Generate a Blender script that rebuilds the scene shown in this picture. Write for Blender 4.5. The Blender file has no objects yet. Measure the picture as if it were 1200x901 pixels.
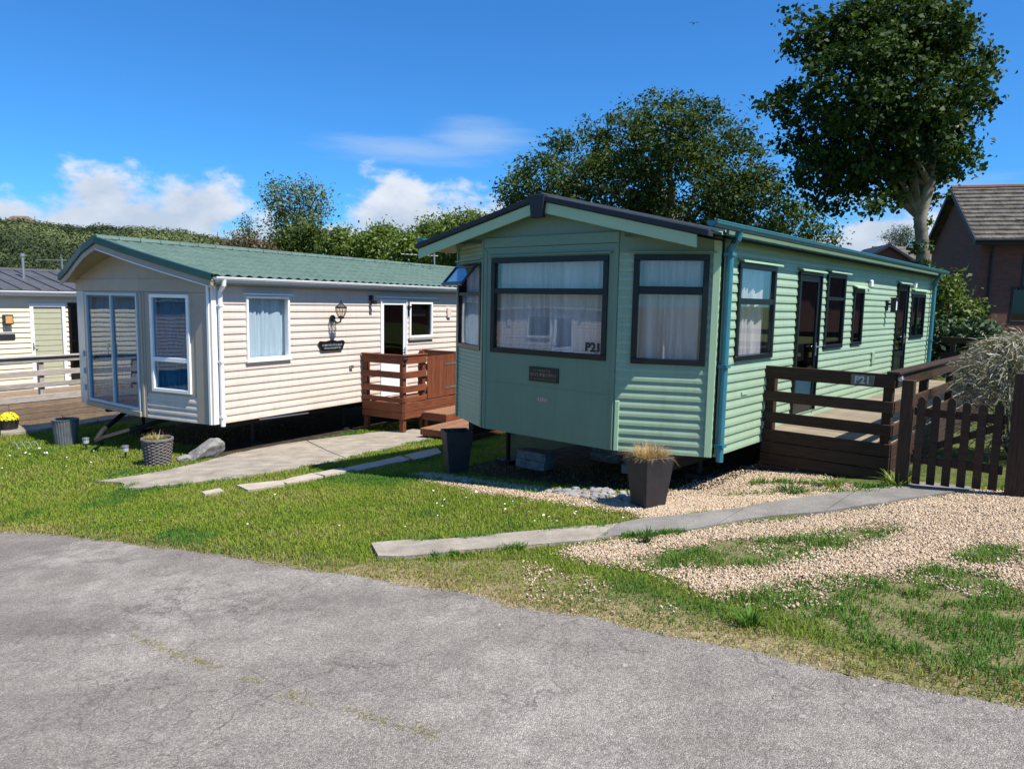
import bpy, bmesh, math, random
import numpy as np
from mathutils import Vector, Matrix

SC = bpy.context.scene
COL = SC.collection
R = math.radians
rng = np.random.default_rng(7)
random.seed(7)

# ------------------------------------------------------------------ camera
cam_d = bpy.data.cameras.new("camera")
cam = bpy.data.objects.new("camera", cam_d)
COL.objects.link(cam)
EYE = 1.8
cam_d.sensor_fit = 'HORIZONTAL'
cam_d.sensor_width = 36.0
cam_d.lens = 36.0 * 850.0 / 1200.0
cam_d.clip_start = 0.05
cam_d.clip_end = 6000
_p, _r = R(-6.5), R(1.15)
_f = Vector((0, math.cos(_p), math.sin(_p)))
_x0 = Vector((1, 0, 0)); _u0 = _x0.cross(_f)
_x = _x0 * math.cos(_r) + _u0 * math.sin(_r)
_u = _u0 * math.cos(_r) - _x0 * math.sin(_r)
cam.matrix_world = Matrix(((_x.x, _u.x, -_f.x, 0), (_x.y, _u.y, -_f.y, 0), (_x.z, _u.z, -_f.z, EYE), (0, 0, 0, 1)))
SC.camera = cam

# ------------------------------------------------------------------ light
SUN_EL, SUN_AZ = R(57), R(-34)          # azimuth counted from +X towards +Y
sun_dir = Vector((math.cos(SUN_EL) * math.cos(SUN_AZ), math.cos(SUN_EL) * math.sin(SUN_AZ), math.sin(SUN_EL)))
sl = bpy.data.lights.new("sun", 'SUN')
sl.energy = 4.9; sl.angle = R(0.5); sl.color = (1.0, 0.955, 0.88)
so = bpy.data.objects.new("sun", sl); COL.objects.link(so)
so.rotation_mode = 'QUATERNION'
so.rotation_quaternion = sun_dir.to_track_quat('Z', 'Y')
so.location = (20, -12, 30)

SC.view_settings.view_transform = 'Standard'
SC.view_settings.look = 'None'
SC.view_settings.exposure = 0.7
SC.view_settings.gamma = 1.0
SC.view_settings.use_curve_mapping = False

world = bpy.data.worlds.new("World"); SC.world = world
world.use_nodes = True
WN, WL = world.node_tree.nodes, world.node_tree.links
WN.clear()
def wn(t, **k):
    n = WN.new(t)
    for a, b in k.items(): setattr(n, a, b)
    return n
def wmath(op, a, b=None, c=None, clamp=False):
    n = wn('ShaderNodeMath', operation=op, use_clamp=clamp)
    for i, v in enumerate((a, b, c)):
        if v is None: continue
        if isinstance(v, (int, float)): n.inputs[i].default_value = v
        else: WL.new(v, n.inputs[i])
    return n.outputs[0]
sky = wn('ShaderNodeTexSky', sky_type='NISHITA', sun_disc=False)
sky.sun_elevation = SUN_EL; sky.sun_rotation = R(90) - SUN_AZ
sky.altitude = 20; sky.air_density = 1.0; sky.dust_density = 0.25; sky.ozone_density = 3.5
tint = wn('ShaderNodeMix', data_type='RGBA', blend_type='MULTIPLY')
tint.inputs[0].default_value = 1.0
WL.new(sky.outputs[0], tint.inputs[6]); tint.inputs[7].default_value = (.32, .845, 1.35, 1)
tc = wn('ShaderNodeTexCoord')
sep = wn('ShaderNodeSeparateXYZ'); WL.new(tc.outputs['Generated'], sep.inputs[0])
stretch = wn('ShaderNodeVectorMath', operation='MULTIPLY'); WL.new(tc.outputs['Generated'], stretch.inputs[0]); stretch.inputs[1].default_value = (1, 1, 1.7)
nz1 = wn('ShaderNodeTexNoise'); nz1.inputs['Scale'].default_value = 17; nz1.inputs['Detail'].default_value = 9; nz1.inputs['Roughness'].default_value = .58
WL.new(stretch.outputs[0], nz1.inputs['Vector'])
nz2 = wn('ShaderNodeTexNoise'); nz2.inputs['Scale'].default_value = 4.5; nz2.inputs['Detail'].default_value = 5
WL.new(stretch.outputs[0], nz2.inputs['Vector'])
nz3 = wn('ShaderNodeTexNoise'); nz3.inputs['Scale'].default_value = 22; nz3.inputs['Detail'].default_value = 7; nz3.inputs['Roughness'].default_value = .6
st3 = wn('ShaderNodeVectorMath', operation='MULTIPLY'); WL.new(tc.outputs['Generated'], st3.inputs[0]); st3.inputs[1].default_value = (.25, .25, 2.0)
WL.new(st3.outputs[0], nz3.inputs['Vector'])
# cumulus banks: (azimuth from +Y clockwise, elevation, half width, half height, strength)
def blob(az, el, w, h):
    a, e = R(az), R(el)
    c = (math.sin(a) * math.cos(e), math.cos(a) * math.cos(e), math.sin(e))
    k = wn('ShaderNodeVectorMath', operation='SUBTRACT'); WL.new(tc.outputs['Generated'], k.inputs[0]); k.inputs[1].default_value = c
    s = wn('ShaderNodeVectorMath', operation='MULTIPLY'); WL.new(k.outputs[0], s.inputs[0]); s.inputs[1].default_value = (1 / R(w), 1 / R(w), 1 / R(h))
    l = wn('ShaderNodeVectorMath', operation='LENGTH'); WL.new(s.outputs[0], l.inputs[0])
    return wmath('SUBTRACT', 1.0, l.outputs['Value'])
BLOBS = [(-27.5, 4.4, 11.0, 3.8), (-29.2, 6.8, 3.8, 2.6), (-23.2, 6.0, 4.4, 3.2), (-37, 4.4, 9, 3.0), (-19, 3.8, 6, 2.8), (-8.8, 5.6, 6.4, 4.6), (-3.6, 5.4, 6.6, 3.8), (-13.0, 4.0, 6, 2.8), (-8.9, 7.8, 3.0, 2.4), (1, 5, 5, 2.8),
         (27, 5.4, 5, 1.5), (24, 4.2, 5, 1.4), (55, 5, 12, 2.6), (-62, 5, 12, 3), (140, 5, 12, 2.6), (-120, 5, 12, 2.6)]
m = None
for b in BLOBS:
    o = blob(*b)
    m = o if m is None else wmath('MAXIMUM', m, o)
m = wmath('ADD', m, wmath('ADD', wmath('MULTIPLY', wmath('SUBTRACT', nz1.outputs[0], 0.53), 1.7), wmath('MULTIPLY', wmath('SUBTRACT', nz2.outputs[0], 0.5), .9)))
cum = wn('ShaderNodeMapRange', interpolation_type='SMOOTHSTEP'); WL.new(m, cum.inputs[0])
cum.inputs[1].default_value = 0.06; cum.inputs[2].default_value = 0.55
# thin high streaks
CIR = [(-3.6, 12.0, 6.5, 2.3), (-8, 11.2, 11, 1.6), (28, 7.5, 12, 2.0), (60, 14, 16, 3), (-80, 13, 18, 3), (150, 16, 25, 4)]
c2 = None
for b in CIR:
    o = blob(*b)
    c2 = o if c2 is None else wmath('MAXIMUM', c2, o)
c2 = wmath('ADD', c2, wmath('MULTIPLY', wmath('SUBTRACT', nz3.outputs[0], 0.5), 1.5))
cir = wn('ShaderNodeMapRange', interpolation_type='SMOOTHSTEP'); WL.new(c2, cir.inputs[0])
cir.inputs[1].default_value = 0.15; cir.inputs[2].default_value = 1.1; cir.inputs[4].default_value = 0.58
ccol = wn('ShaderNodeMix', data_type='RGBA')
shade = wn('ShaderNodeMapRange'); WL.new(wmath('ADD', wmath('MULTIPLY', sep.outputs[2], 3.2), wmath('ADD', wmath('MULTIPLY', nz1.outputs[0], 1.5), wmath('MULTIPLY', m, -.35))), shade.inputs[0])
shade.inputs[1].default_value = .72; shade.inputs[2].default_value = 1.22
WL.new(shade.outputs[0], ccol.inputs[0]); ccol.inputs[6].default_value = (4.3, 4.9, 5.8, 1); ccol.inputs[7].default_value = (6.9, 7.1, 7.5, 1)
mx1 = wn('ShaderNodeMix', data_type='RGBA'); WL.new(cir.outputs[0], mx1.inputs[0]); WL.new(tint.outputs[2], mx1.inputs[6]); mx1.inputs[7].default_value = (3.6, 4.9, 6.9, 1)
mx2 = wn('ShaderNodeMix', data_type='RGBA'); WL.new(wmath('MULTIPLY', cum.outputs[0], .93), mx2.inputs[0]); WL.new(mx1.outputs[2], mx2.inputs[6]); WL.new(ccol.outputs[2], mx2.inputs[7])
bg = wn('ShaderNodeBackground'); bg.inputs[1].default_value = .08
WL.new(mx2.outputs[2], bg.inputs[0])
wo = wn('ShaderNodeOutputWorld'); WL.new(bg.outputs[0], wo.inputs[0])

# ------------------------------------------------------------------ helpers
def tag(o, label=None, cat=None, group=None, kind=None):
    if label: o['label'] = label
    if cat: o['category'] = cat
    if group: o['group'] = group
    if kind: o['kind'] = kind
    return o

def empty(name, loc, rz=0.0):
    o = bpy.data.objects.new(name, None)
    o.location = loc; o.rotation_euler = (0, 0, rz); o.empty_display_size = .1
    COL.objects.link(o)
    return o

def link(name, me, parent=None):
    o = bpy.data.objects.new(name, me)
    COL.objects.link(o)
    if parent is not None: o.parent = parent
    return o

class MB:
    def __init__(s): s.v = []; s.f = []; s.mi = []
    def poly(s, pts, mi=0):
        n = len(s.v); s.v += [tuple(p) for p in pts]; s.f.append(tuple(range(n, n + len(pts)))); s.mi.append(mi)
    def hexa(s, p, mi=0):     # p: 4 bottom points ccw, 4 top points
        n = len(s.v); s.v += [tuple(q) for q in p]
        for f in ((3, 2, 1, 0), (4, 5, 6, 7), (0, 1, 5, 4), (1, 2, 6, 5), (2, 3, 7, 6), (3, 0, 4, 7)):
            s.f.append(tuple(n + i for i in f)); s.mi.append(mi)
    def box(s, x0, x1, y0, y1, z0, z1, mi=0):
        s.hexa([(x0, y0, z0), (x1, y0, z0), (x1, y1, z0), (x0, y1, z0), (x0, y0, z1), (x1, y0, z1), (x1, y1, z1), (x0, y1, z1)], mi)
    def grid(s, P, mi=0, flip=False):   # P[i][j]
        n = len(s.v); a = len(P); b = len(P[0])
        for row in P: s.v += [tuple(q) for q in row]
        for i in range(a - 1):
            for j in range(b - 1):
                f = (n + i * b + j, n + i * b + j + 1, n + (i + 1) * b + j + 1, n + (i + 1) * b + j)
                s.f.append(f[::-1] if flip else f); s.mi.append(mi)
    def tube(s, pts, rad, n=8, mi=0, cap=True):
        pts = [Vector(p) for p in pts]
        if isinstance(rad, (int, float)): rad = [rad] * len(pts)
        rings = []
        for i, p in enumerate(pts):
            d = (pts[min(i + 1, len(pts) - 1)] - pts[max(i - 1, 0)]).normalized()
            u = d.orthogonal().normalized() if i == 0 else (u - d * u.dot(d)).normalized()
            w = d.cross(u)
            rings.append([p + (u * math.cos(2 * math.pi * k / n) + w * math.sin(2 * math.pi * k / n)) * rad[i] for k in range(n + 1)])
        b0 = len(s.v)
        for r in rings: s.v += [tuple(q) for q in r[:n]]
        for i in range(len(rings) - 1):
            for k in range(n):
                s.f.append((b0 + i * n + k, b0 + i * n + (k + 1) % n, b0 + (i + 1) * n + (k + 1) % n, b0 + (i + 1) * n + k)); s.mi.append(mi)
        if cap:
            s.f.append(tuple(b0 + k for k in range(n))[::-1]); s.mi.append(mi)
            s.f.append(tuple(b0 + (len(rings) - 1) * n + k for k in range(n))); s.mi.append(mi)
    def lathe(s, prof, n=20, c=(0, 0, 0), mi=0, wob=None):
        P = []
        for r, z in prof:
            P.append([(c[0] + r * math.cos(2 * math.pi * k / n), c[1] + r * math.sin(2 * math.pi * k / n), c[2] + z) for k in range(n + 1)])
        s.grid(P, mi)
    def prism(s, pts, off, mi=0):
        n = len(pts); off = Vector(off); b = len(s.v)
        s.v += [tuple(p) for p in pts] + [tuple(Vector(p) + off) for p in pts]
        s.f.append(tuple(b + i for i in range(n))[::-1]); s.mi.append(mi)
        s.f.append(tuple(b + n + i for i in range(n))); s.mi.append(mi)
        for i in range(n):
            j = (i + 1) % n
            s.f.append((b + i, b + j, b + n + j, b + n + i)); s.mi.append(mi)
    def build(s, name, mats, parent=None, smooth=False, bevel=0, weld=False, fix=False):
        me = bpy.data.meshes.new(name)
        me.from_pydata(s.v, [], s.f)
        if not isinstance(mats, (list, tuple)): mats = [mats]
        for m_ in mats: me.materials.append(m_)
        if len(mats) > 1: me.polygons.foreach_set('material_index', s.mi)
        if weld or fix:
            bm = bmesh.new(); bm.from_mesh(me)
            if weld: bmesh.ops.remove_doubles(bm, verts=bm.verts, dist=1e-4)
            if fix: bmesh.ops.recalc_face_normals(bm, faces=bm.faces)
            bm.to_mesh(me); bm.free()
        if smooth: me.polygons.foreach_set('use_smooth', [True] * len(me.polygons))
        me.update()
        o = link(name, me, parent)
        if bevel:
            b = o.modifiers.new('bevel', 'BEVEL'); b.width = bevel; b.segments = 1; b.limit_method = 'ANGLE'
        return o

def npmesh(name, V, F, mat, tint=None, parent=None, smooth=False):
    """V (n,3) float, F (m,k) int faces all of the same size"""
    me = bpy.data.meshes.new(name)
    V = np.ascontiguousarray(V, dtype=np.float32); F = np.ascontiguousarray(F, dtype=np.int32)
    k = F.shape[1]
    me.vertices.add(len(V)); me.vertices.foreach_set('co', V.ravel())
    me.loops.add(F.size); me.loops.foreach_set('vertex_index', F.ravel())
    me.polygons.add(len(F)); me.polygons.foreach_set('loop_start', np.arange(0, F.size, k, dtype=np.int32))
    if tint is not None:
        a = me.attributes.new('tint', 'FLOAT', 'POINT'); a.data.foreach_set('value', np.ascontiguousarray(tint, dtype=np.float32))
    me.materials.append(mat)
    me.update(calc_edges=True)
    if smooth: me.polygons.foreach_set('use_smooth', [True] * len(me.polygons))
    return link(name, me, parent)

_BOARD = {}
def board(name, p, q, w, t, mat, parent, up=(0, 0, 1), bev=.004):
    """plank from p to q; w across 'up', t along the third axis; grain along local X"""
    p, q = Vector(p), Vector(q); d = q - p; L = d.length; x = d.normalized()
    z = Vector(up); z = (z - x * z.dot(x)).normalized(); y = z.cross(x)
    key = (round(L, 3), w, t, mat.name)
    me = _BOARD.get(key)
    if me is None:
        b = MB(); b.box(-L / 2, L / 2, -t / 2, t / 2, -w / 2, w / 2)
        me = bpy.data.meshes.new(name); me.from_pydata(b.v, [], b.f); me.materials.append(mat)
        bm = bmesh.new(); bm.from_mesh(me)
        bmesh.ops.bevel(bm, geom=bm.edges[:], offset=bev, segments=1, affect='EDGES'); bm.to_mesh(me); bm.free()
        _BOARD[key] = me
    o = link(name, me, parent)
    c = (p + q) / 2
    o.matrix_local = Matrix(((x.x, y.x, z.x, c.x), (x.y, y.y, z.y, c.y), (x.z, y.z, z.z, c.z), (0, 0, 0, 1)))
    return o

# ------------------------------------------------------------------ materials
def mat_new(name):
    m_ = bpy.data.materials.new(name); m_.use_nodes = True
    nt = m_.node_tree; nt.nodes.clear()
    return m_, nt.nodes, nt.links
def N(nodes, t, **k):
    n = nodes.new(t)
    for a, b in k.items(): setattr(n, a, b)
    return n
def rgba(c): return (c[0], c[1], c[2], 1.0)

def M(name, col, rough=.5, var=.12, scale=6, bump=0.0, bscale=80, spec=.4, metal=0, grime=0.0, rnd=0.0, stretch=(1, 1, 1), col2=None, coords='Object', fine=0.0):
    m_, n, l = mat_new(name)
    out = N(n, 'ShaderNodeOutputMaterial'); b = N(n, 'ShaderNodeBsdfPrincipled'); l.new(b.outputs[0], out.inputs[0])
    b.inputs['Roughness'].default_value = rough; b.inputs['Metallic'].default_value = metal
    b.inputs['Specular IOR Level'].default_value = spec
    tcn = N(n, 'ShaderNodeTexCoord'); mp = N(n, 'ShaderNodeMapping'); mp.inputs['Scale'].default_value = stretch
    l.new(tcn.outputs[coords], mp.inputs[0])
    nz = N(n, 'ShaderNodeTexNoise'); nz.inputs['Scale'].default_value = scale; nz.inputs['Detail'].default_value = 6; nz.inputs['Roughness'].default_value = .65
    if rnd:
        oi = N(n, 'ShaderNodeObjectInfo'); ad = N(n, 'ShaderNodeVectorMath', operation='MULTIPLY_ADD')
        l.new(mp.outputs[0], ad.inputs[0]); ad.inputs[1].default_value = (1, 1, 1)
        cm = N(n, 'ShaderNodeCombineXYZ')
        mu = N(n, 'ShaderNodeMath', operation='MULTIPLY'); l.new(oi.outputs['Random'], mu.inputs[0]); mu.inputs[1].default_value = 37
        for i in range(3): l.new(mu.outputs[0], cm.inputs[i])
        l.new(cm.outputs[0], ad.inputs[2]); l.new(ad.outputs[0], nz.inputs['Vector'])
    else:
        l.new(mp.outputs[0], nz.inputs['Vector'])
    rp = N(n, 'ShaderNodeValToRGB'); l.new(nz.outputs[0], rp.inputs[0])
    c2 = col2 if col2 else tuple(min(1, c * (1 + var)) for c in col)
    c1 = tuple(c * (1 - var) for c in col)
    rp.color_ramp.elements[0].position = .3; rp.color_ramp.elements[0].color = rgba(c1)
    rp.color_ramp.elements[1].position = .72; rp.color_ramp.elements[1].color = rgba(c2)
    cur = rp.outputs[0]
    if fine:
        nf = N(n, 'ShaderNodeTexNoise'); nf.inputs['Scale'].default_value = bscale; nf.inputs['Detail'].default_value = 3; l.new(tcn.outputs[coords], nf.inputs['Vector'])
        mr = N(n, 'ShaderNodeMapRange'); l.new(nf.outputs[0], mr.inputs[0]); mr.inputs[1].default_value = .3; mr.inputs[2].default_value = .7; mr.inputs[3].default_value = 1 - fine; mr.inputs[4].default_value = 1 + fine
        mm = N(n, 'ShaderNodeVectorMath', operation='SCALE'); l.new(cur, mm.inputs[0]); l.new(mr.outputs[0], mm.inputs['Scale']); cur = mm.outputs[0]
    if grime:     # dirt and streaks running down
        mg = N(n, 'ShaderNodeMapping'); mg.inputs['Scale'].default_value = (9, 9, .7); l.new(tcn.outputs[coords], mg.inputs[0])
        ng = N(n, 'ShaderNodeTexNoise'); ng.inputs['Scale'].default_value = 2.2; ng.inputs['Detail'].default_value = 8; ng.inputs['Roughness'].default_value = .7; l.new(mg.outputs[0], ng.inputs['Vector'])
        gr = N(n, 'ShaderNodeMapRange'); l.new(ng.outputs[0], gr.inputs[0]); gr.inputs[1].default_value = .5; gr.inputs[2].default_value = .85; gr.inputs[4].default_value = grime
        mx = N(n, 'ShaderNodeMix', data_type='RGBA'); l.new(gr.outputs[0], mx.inputs[0]); l.new(cur, mx.inputs[6]); mx.inputs[7].default_value = (.10, .095, .075, 1); cur = mx.outputs[2]
    if grime and name.endswith(('paint', 'cladding')):   # green algae film in the lowest ribs
        sz = N(n, 'ShaderNodeSeparateXYZ'); l.new(tcn.outputs[coords], sz.inputs[0])
        az = N(n, 'ShaderNodeMapRange'); l.new(sz.outputs[2], az.inputs[0]); az.inputs[1].default_value = 1.15; az.inputs[2].default_value = .35; az.inputs[3].default_value = 0; az.inputs[4].default_value = .55
        na = N(n, 'ShaderNodeTexNoise'); na.inputs['Scale'].default_value = 3.5; na.inputs['Detail'].default_value = 8; na.inputs['Roughness'].default_value = .75; l.new(tcn.outputs[coords], na.inputs['Vector'])
        ar = N(n, 'ShaderNodeMapRange'); l.new(na.outputs[0], ar.inputs[0]); ar.inputs[1].default_value = .48; ar.inputs[2].default_value = .74
        am = N(n, 'ShaderNodeMath', operation='MULTIPLY'); l.new(az.outputs[0], am.inputs[0]); l.new(ar.outputs[0], am.inputs[1])
        mx = N(n, 'ShaderNodeMix', data_type='RGBA'); l.new(am.outputs[0], mx.inputs[0]); l.new(cur, mx.inputs[6]); mx.inputs[7].default_value = (.17, .19, .10, 1); cur = mx.outputs[2]
    if rnd:
        mr = N(n, 'ShaderNodeMapRange'); l.new(oi.outputs['Random'], mr.inputs[0]); mr.inputs[3].default_value = 1 - rnd; mr.inputs[4].default_value = 1 + rnd
        mm = N(n, 'ShaderNodeVectorMath', operation='SCALE'); l.new(cur, mm.inputs[0]); l.new(mr.outputs[0], mm.inputs['Scale']); cur = mm.outputs[0]
    l.new(cur, b.inputs['Base Color'])
    if bump:
        nb = N(n, 'ShaderNodeTexNoise'); nb.inputs['Scale'].default_value = bscale; nb.inputs['Detail'].default_value = 4; l.new(mp.outputs[0], nb.inputs['Vector'])
        bp = N(n, 'ShaderNodeBump'); bp.inputs['Strength'].default_value = bump; bp.inputs['Distance'].default_value = .01
        l.new(nb.outputs[0], bp.inputs['Height']); l.new(bp.outputs[0], b.inputs['Normal'])
    return m_

def wood(name, col, col2, rough=.7, rnd=.18):
    return M(name, col, rough=rough, var=.3, scale=3.2, stretch=(1.2, 22, 22), bump=.35, bscale=6, rnd=rnd, col2=col2, spec=.25, fine=.1)

def glass(name, tintc=(.95, .95, .94), ior=1.6, boost=1.0):
    m_, n, l = mat_new(name)
    out = N(n, 'ShaderNodeOutputMaterial'); mx = N(n, 'ShaderNodeMixShader')
    t = N(n, 'ShaderNodeBsdfTransparent'); t.inputs[0].default_value = rgba(tintc)
    g = N(n, 'ShaderNodeBsdfGlossy'); g.inputs['Roughness'].default_value = .015; g.inputs[0].default_value = (.95, .97, 1, 1)
    nz = N(n, 'ShaderNodeTexNoise'); nz.inputs['Scale'].default_value = 1.3; nz.inputs['Detail'].default_value = 1
    tcn = N(n, 'ShaderNodeTexCoord'); l.new(tcn.outputs['Object'], nz.inputs['Vector'])
    bp = N(n, 'ShaderNodeBump'); bp.inputs['Strength'].default_value = .05; bp.inputs['Distance'].default_value = .05; l.new(nz.outputs[0], bp.inputs['Height']); l.new(bp.outputs[0], g.inputs['Normal'])
    fr = N(n, 'ShaderNodeLayerWeight'); fr.inputs[0].default_value = .5
    pw = N(n, 'ShaderNodeMath', operation='POWER'); l.new(fr.outputs['Facing'], pw.inputs[0]); pw.inputs[1].default_value = 4.0
    f0 = ((ior - 1) / (ior + 1)) ** 2 * boost
    mu = N(n, 'ShaderNodeMath', operation='MULTIPLY_ADD', use_clamp=True); l.new(pw.outputs[0], mu.inputs[0]); mu.inputs[1].default_value = .8 * (1 - f0); mu.inputs[2].default_value = f0
    l.new(mu.outputs[0], mx.inputs[0]); l.new(t.outputs[0], mx.inputs[1]); l.new(g.outputs[0], mx.inputs[2]); l.new(mx.outputs[0], out.inputs[0])
    return m_

def leafmat(name, c0, c1, c2, trans=.3, rough=.5, spec=.35):
    m_, n, l = mat_new(name)
    out = N(n, 'ShaderNodeOutputMaterial'); mx = N(n, 'ShaderNodeMixShader'); mx.inputs[0].default_value = trans
    b = N(n, 'ShaderNodeBsdfPrincipled'); b.inputs['Roughness'].default_value = rough; b.inputs['Specular IOR Level'].default_value = spec
    t = N(n, 'ShaderNodeBsdfTranslucent')
    at = N(n, 'ShaderNodeAttribute', attribute_name='tint')
    rp = N(n, 'ShaderNodeValToRGB'); l.new(at.outputs['Fac'], rp.inputs[0])
    rp.color_ramp.elements[0].color = rgba(c0); rp.color_ramp.elements[1].color = rgba(c2)
    e = rp.color_ramp.elements.new(.5); e.color = rgba(c1)
    l.new(rp.outputs[0], b.inputs['Base Color'])
    sc = N(n, 'ShaderNodeMix', data_type='RGBA', blend_type='MULTIPLY'); sc.inputs[0].default_value = 1; l.new(rp.outputs[0], sc.inputs[6]); sc.inputs[7].default_value = (1.15, 1.2, .5, 1)
    l.new(sc.outputs[2], t.inputs[0])
    l.new(b.outputs[0], mx.inputs[1]); l.new(t.outputs[0], mx.inputs[2]); l.new(mx.outputs[0], out.inputs[0])
    return m_

MT = {}
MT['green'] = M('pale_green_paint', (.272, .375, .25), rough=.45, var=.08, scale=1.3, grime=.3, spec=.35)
MT['greenshade'] = M('shade_toned_green_paint', (.150, .232, .160), rough=.4, var=.07, scale=1.5, grime=.26, spec=.35)  # the pale green again, darkened in colour to deepen the front's shade
MT['greentrim'] = M('green_trim_paint', (.33, .48, .30), rough=.4, var=.05, scale=3)
MT['teal'] = M('teal_plastic', (.03, .16, .20), rough=.35, var=.12, scale=5, spec=.5)
MT['darkgreen'] = M('dark_green_frame', (.006, .010, .011), rough=.3, var=.15, scale=9, spec=.3)
MT['slate'] = M('dark_roof_edge', (.016, .02, .026), rough=.6, var=.25, scale=12)
MT['roofgreen'] = M('green_roof_sheet', (.045, .10, .085), rough=.55, var=.2, scale=4)
MT['tileroof'] = M('green_steel_tile', (.10, .155, .122), rough=.5, var=.16, scale=3, grime=.2, fine=.08, bscale=40)
MT['tileedge'] = M('dark_green_roof_edge', (.012, .05, .048), rough=.45, var=.15, scale=8)
MT['cream'] = M('cream_cladding', (.61, .52, .445), rough=.48, var=.06, scale=1.2, grime=.26, spec=.35)
MT['cream2'] = M('pale_cream_cladding', (.70, .62, .46), rough=.5, var=.05, scale=1.6, grime=.08)
MT['grey'] = M('taupe_panel', (.34, .295, .24), rough=.45, var=.06, scale=3, grime=.1)
MT['soffit'] = M('tan_soffit', (.32, .26, .17), rough=.6, var=.1, scale=3)
MT['white'] = M('white_upvc', (.80, .80, .79), rough=.3, var=.03, scale=5, grime=.05, spec=.45)
MT['bluegrey'] = M('blue_grey_frame', (.42, .50, .54), rough=.35, var=.05, scale=5)
MT['blacktrim'] = M('black_trim', (.008, .008, .009), rough=.4, var=.2, scale=9)
MT['curtain'] = M('net_curtain', (.50, .49, .51), rough=.9, var=.22, scale=11, stretch=(1, 1, .08))
MT['bluecurtain'] = M('blue_curtain', (.44, .56, .66), rough=.9, var=.2, scale=11, stretch=(1, 1, .08))
MT['darkcurtain'] = M('sky_tinted_curtain', (.10, .235, .30), rough=.9, var=.15, scale=9, stretch=(1, 1, .3))  # curtain blue also carries the sky reflected in the front panes
MT['inside'] = M('room_lining', (.10, .085, .07), rough=.9, var=.2, scale=2)
MT['blackpl'] = M('black_plaque', (.008, .009, .011), rough=.3, var=.1)
MT['brownpl'] = M('brown_plaque', (.022, .012, .008), rough=.4, var=.2)
MT['gold'] = M('dull_gold_lettering', (.20, .17, .11), rough=.5, var=.15)
MT['pink'] = M('faded_pink_print', (.55, .30, .32), rough=.6, var=.1)
MT['pale'] = M('pale_lettering', (.40, .42, .42), rough=.5, var=.05)
MT['glass'] = glass('window_glass')
MT['glassblue'] = glass('blue_window_glass', (.66, .80, .88), 1.5, 1.0)
MT['glassdark'] = glass('dark_window_glass', (.35, .38, .40), 1.5)
MT['bulb'] = glass('lamp_glass', (.9, .88, .8), 1.5)
MT['metal'] = M('galvanised_steel', (.42, .43, .44), rough=.38, var=.2, scale=12, metal=.85)
MT['iron'] = M('black_iron', (.018, .018, .02), rough=.5, var=.3, scale=14)
MT['chassis'] = M('black_chassis', (.012, .012, .013), rough=.7, var=.3, scale=6)
MT['rubber'] = M('tyre_rubber', (.02, .02, .02), rough=.85, var=.2)
MT['dkwood'] = wood('dark_stained_wood', (.030, .0155, .009), (.066, .036, .021))
MT['floorwood'] = wood('weathered_deck_board', (.20, .155, .105), (.33, .27, .19))
MT['redwood'] = wood('red_brown_stained_wood', (.135, .040, .019), (.225, .074, .035), rough=.6, rnd=.14)
MT['stepwood'] = wood('brown_step_wood', (.19, .095, .05), (.30, .16, .09))
MT['greywood'] = wood('silvered_wood', (.32, .27, .235), (.50, .44, .39))
MT['tanwood'] = wood('tan_skirting_wood', (.17, .115, .08), (.29, .205, .145))
MT['concrete'] = M('worn_concrete', (.30, .26, .21), rough=.92, var=.34, scale=3.4, bump=.6, bscale=90, fine=.16, spec=.2, grime=.4)
MT['concrete2'] = M('grey_concrete', (.215, .20, .178), rough=.92, var=.28, scale=3.2, bump=.6, bscale=90, fine=.2, spec=.2, grime=.35)
MT['slab'] = M('sandy_slab', (.42, .36, .29), rough=.9, var=.18, scale=4, bump=.5, bscale=80, fine=.15, spec=.2)
MT['stone'] = M('grey_boulder', (.21, .20, .185), rough=.9, var=.45, scale=7, bump=.8, bscale=25, fine=.25)
MT['whitestone'] = M('pale_cobble', (.23, .225, .215), rough=.9, var=.35, scale=9, bump=.4, bscale=40, rnd=.2)
MT['potblack'] = M('black_fibre_pot', (.028, .024, .026), rough=.55, var=.25, scale=8, spec=.4)
MT['zinc'] = M('ribbed_zinc', (.17, .18, .19), rough=.5, var=.25, scale=8, metal=.4)
MT['basket'] = M('woven_basket', (.15, .13, .12), rough=.8, var=.45, scale=40)
MT['soil'] = M('dark_soil', (.05, .036, .025), rough=.95, var=.4, scale=18, bump=.8, bscale=50)
MT['bark'] = M('mottled_bark', (.08, .064, .048), rough=.9, var=.5, scale=4.2, stretch=(1, 1, .55), bump=.9, bscale=9, col2=(.36, .30, .215), grime=.95)
MT['twig'] = M('grey_twig', (.13, .11, .085), rough=.9, var=.3)
MT['brick'] = None
MT['aerial'] = M('aerial_metal', (.40, .40, .40), rough=.4, metal=.7)
MT['render'] = M('pale_render', (.72, .68, .60), rough=.8)
MT['rooftile'] = M('grey_concrete_tile', (.075, .066, .056), rough=.85, var=.5, scale=3, bump=.4, bscale=20, col2=(.17, .145, .115), fine=.18)
MT['rooftile2'] = M('dark_slate_sheet', (.07, .072, .080), rough=.6, var=.2, scale=6)
MT['clay'] = M('brown_villa_roof', (.16, .11, .08), rough=.85)
MT['petal'] = M('yellow_petal', (.80, .66, .02), rough=.6, var=.15)
MT['daisy'] = M('white_petal', (.82, .82, .78), rough=.6, var=.05)
MT['orange'] = M('lantern_amber', (.55, .30, .12), rough=.5)
MT['bird'] = M('bird_plumage', (.05, .05, .05), rough=.8)

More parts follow.
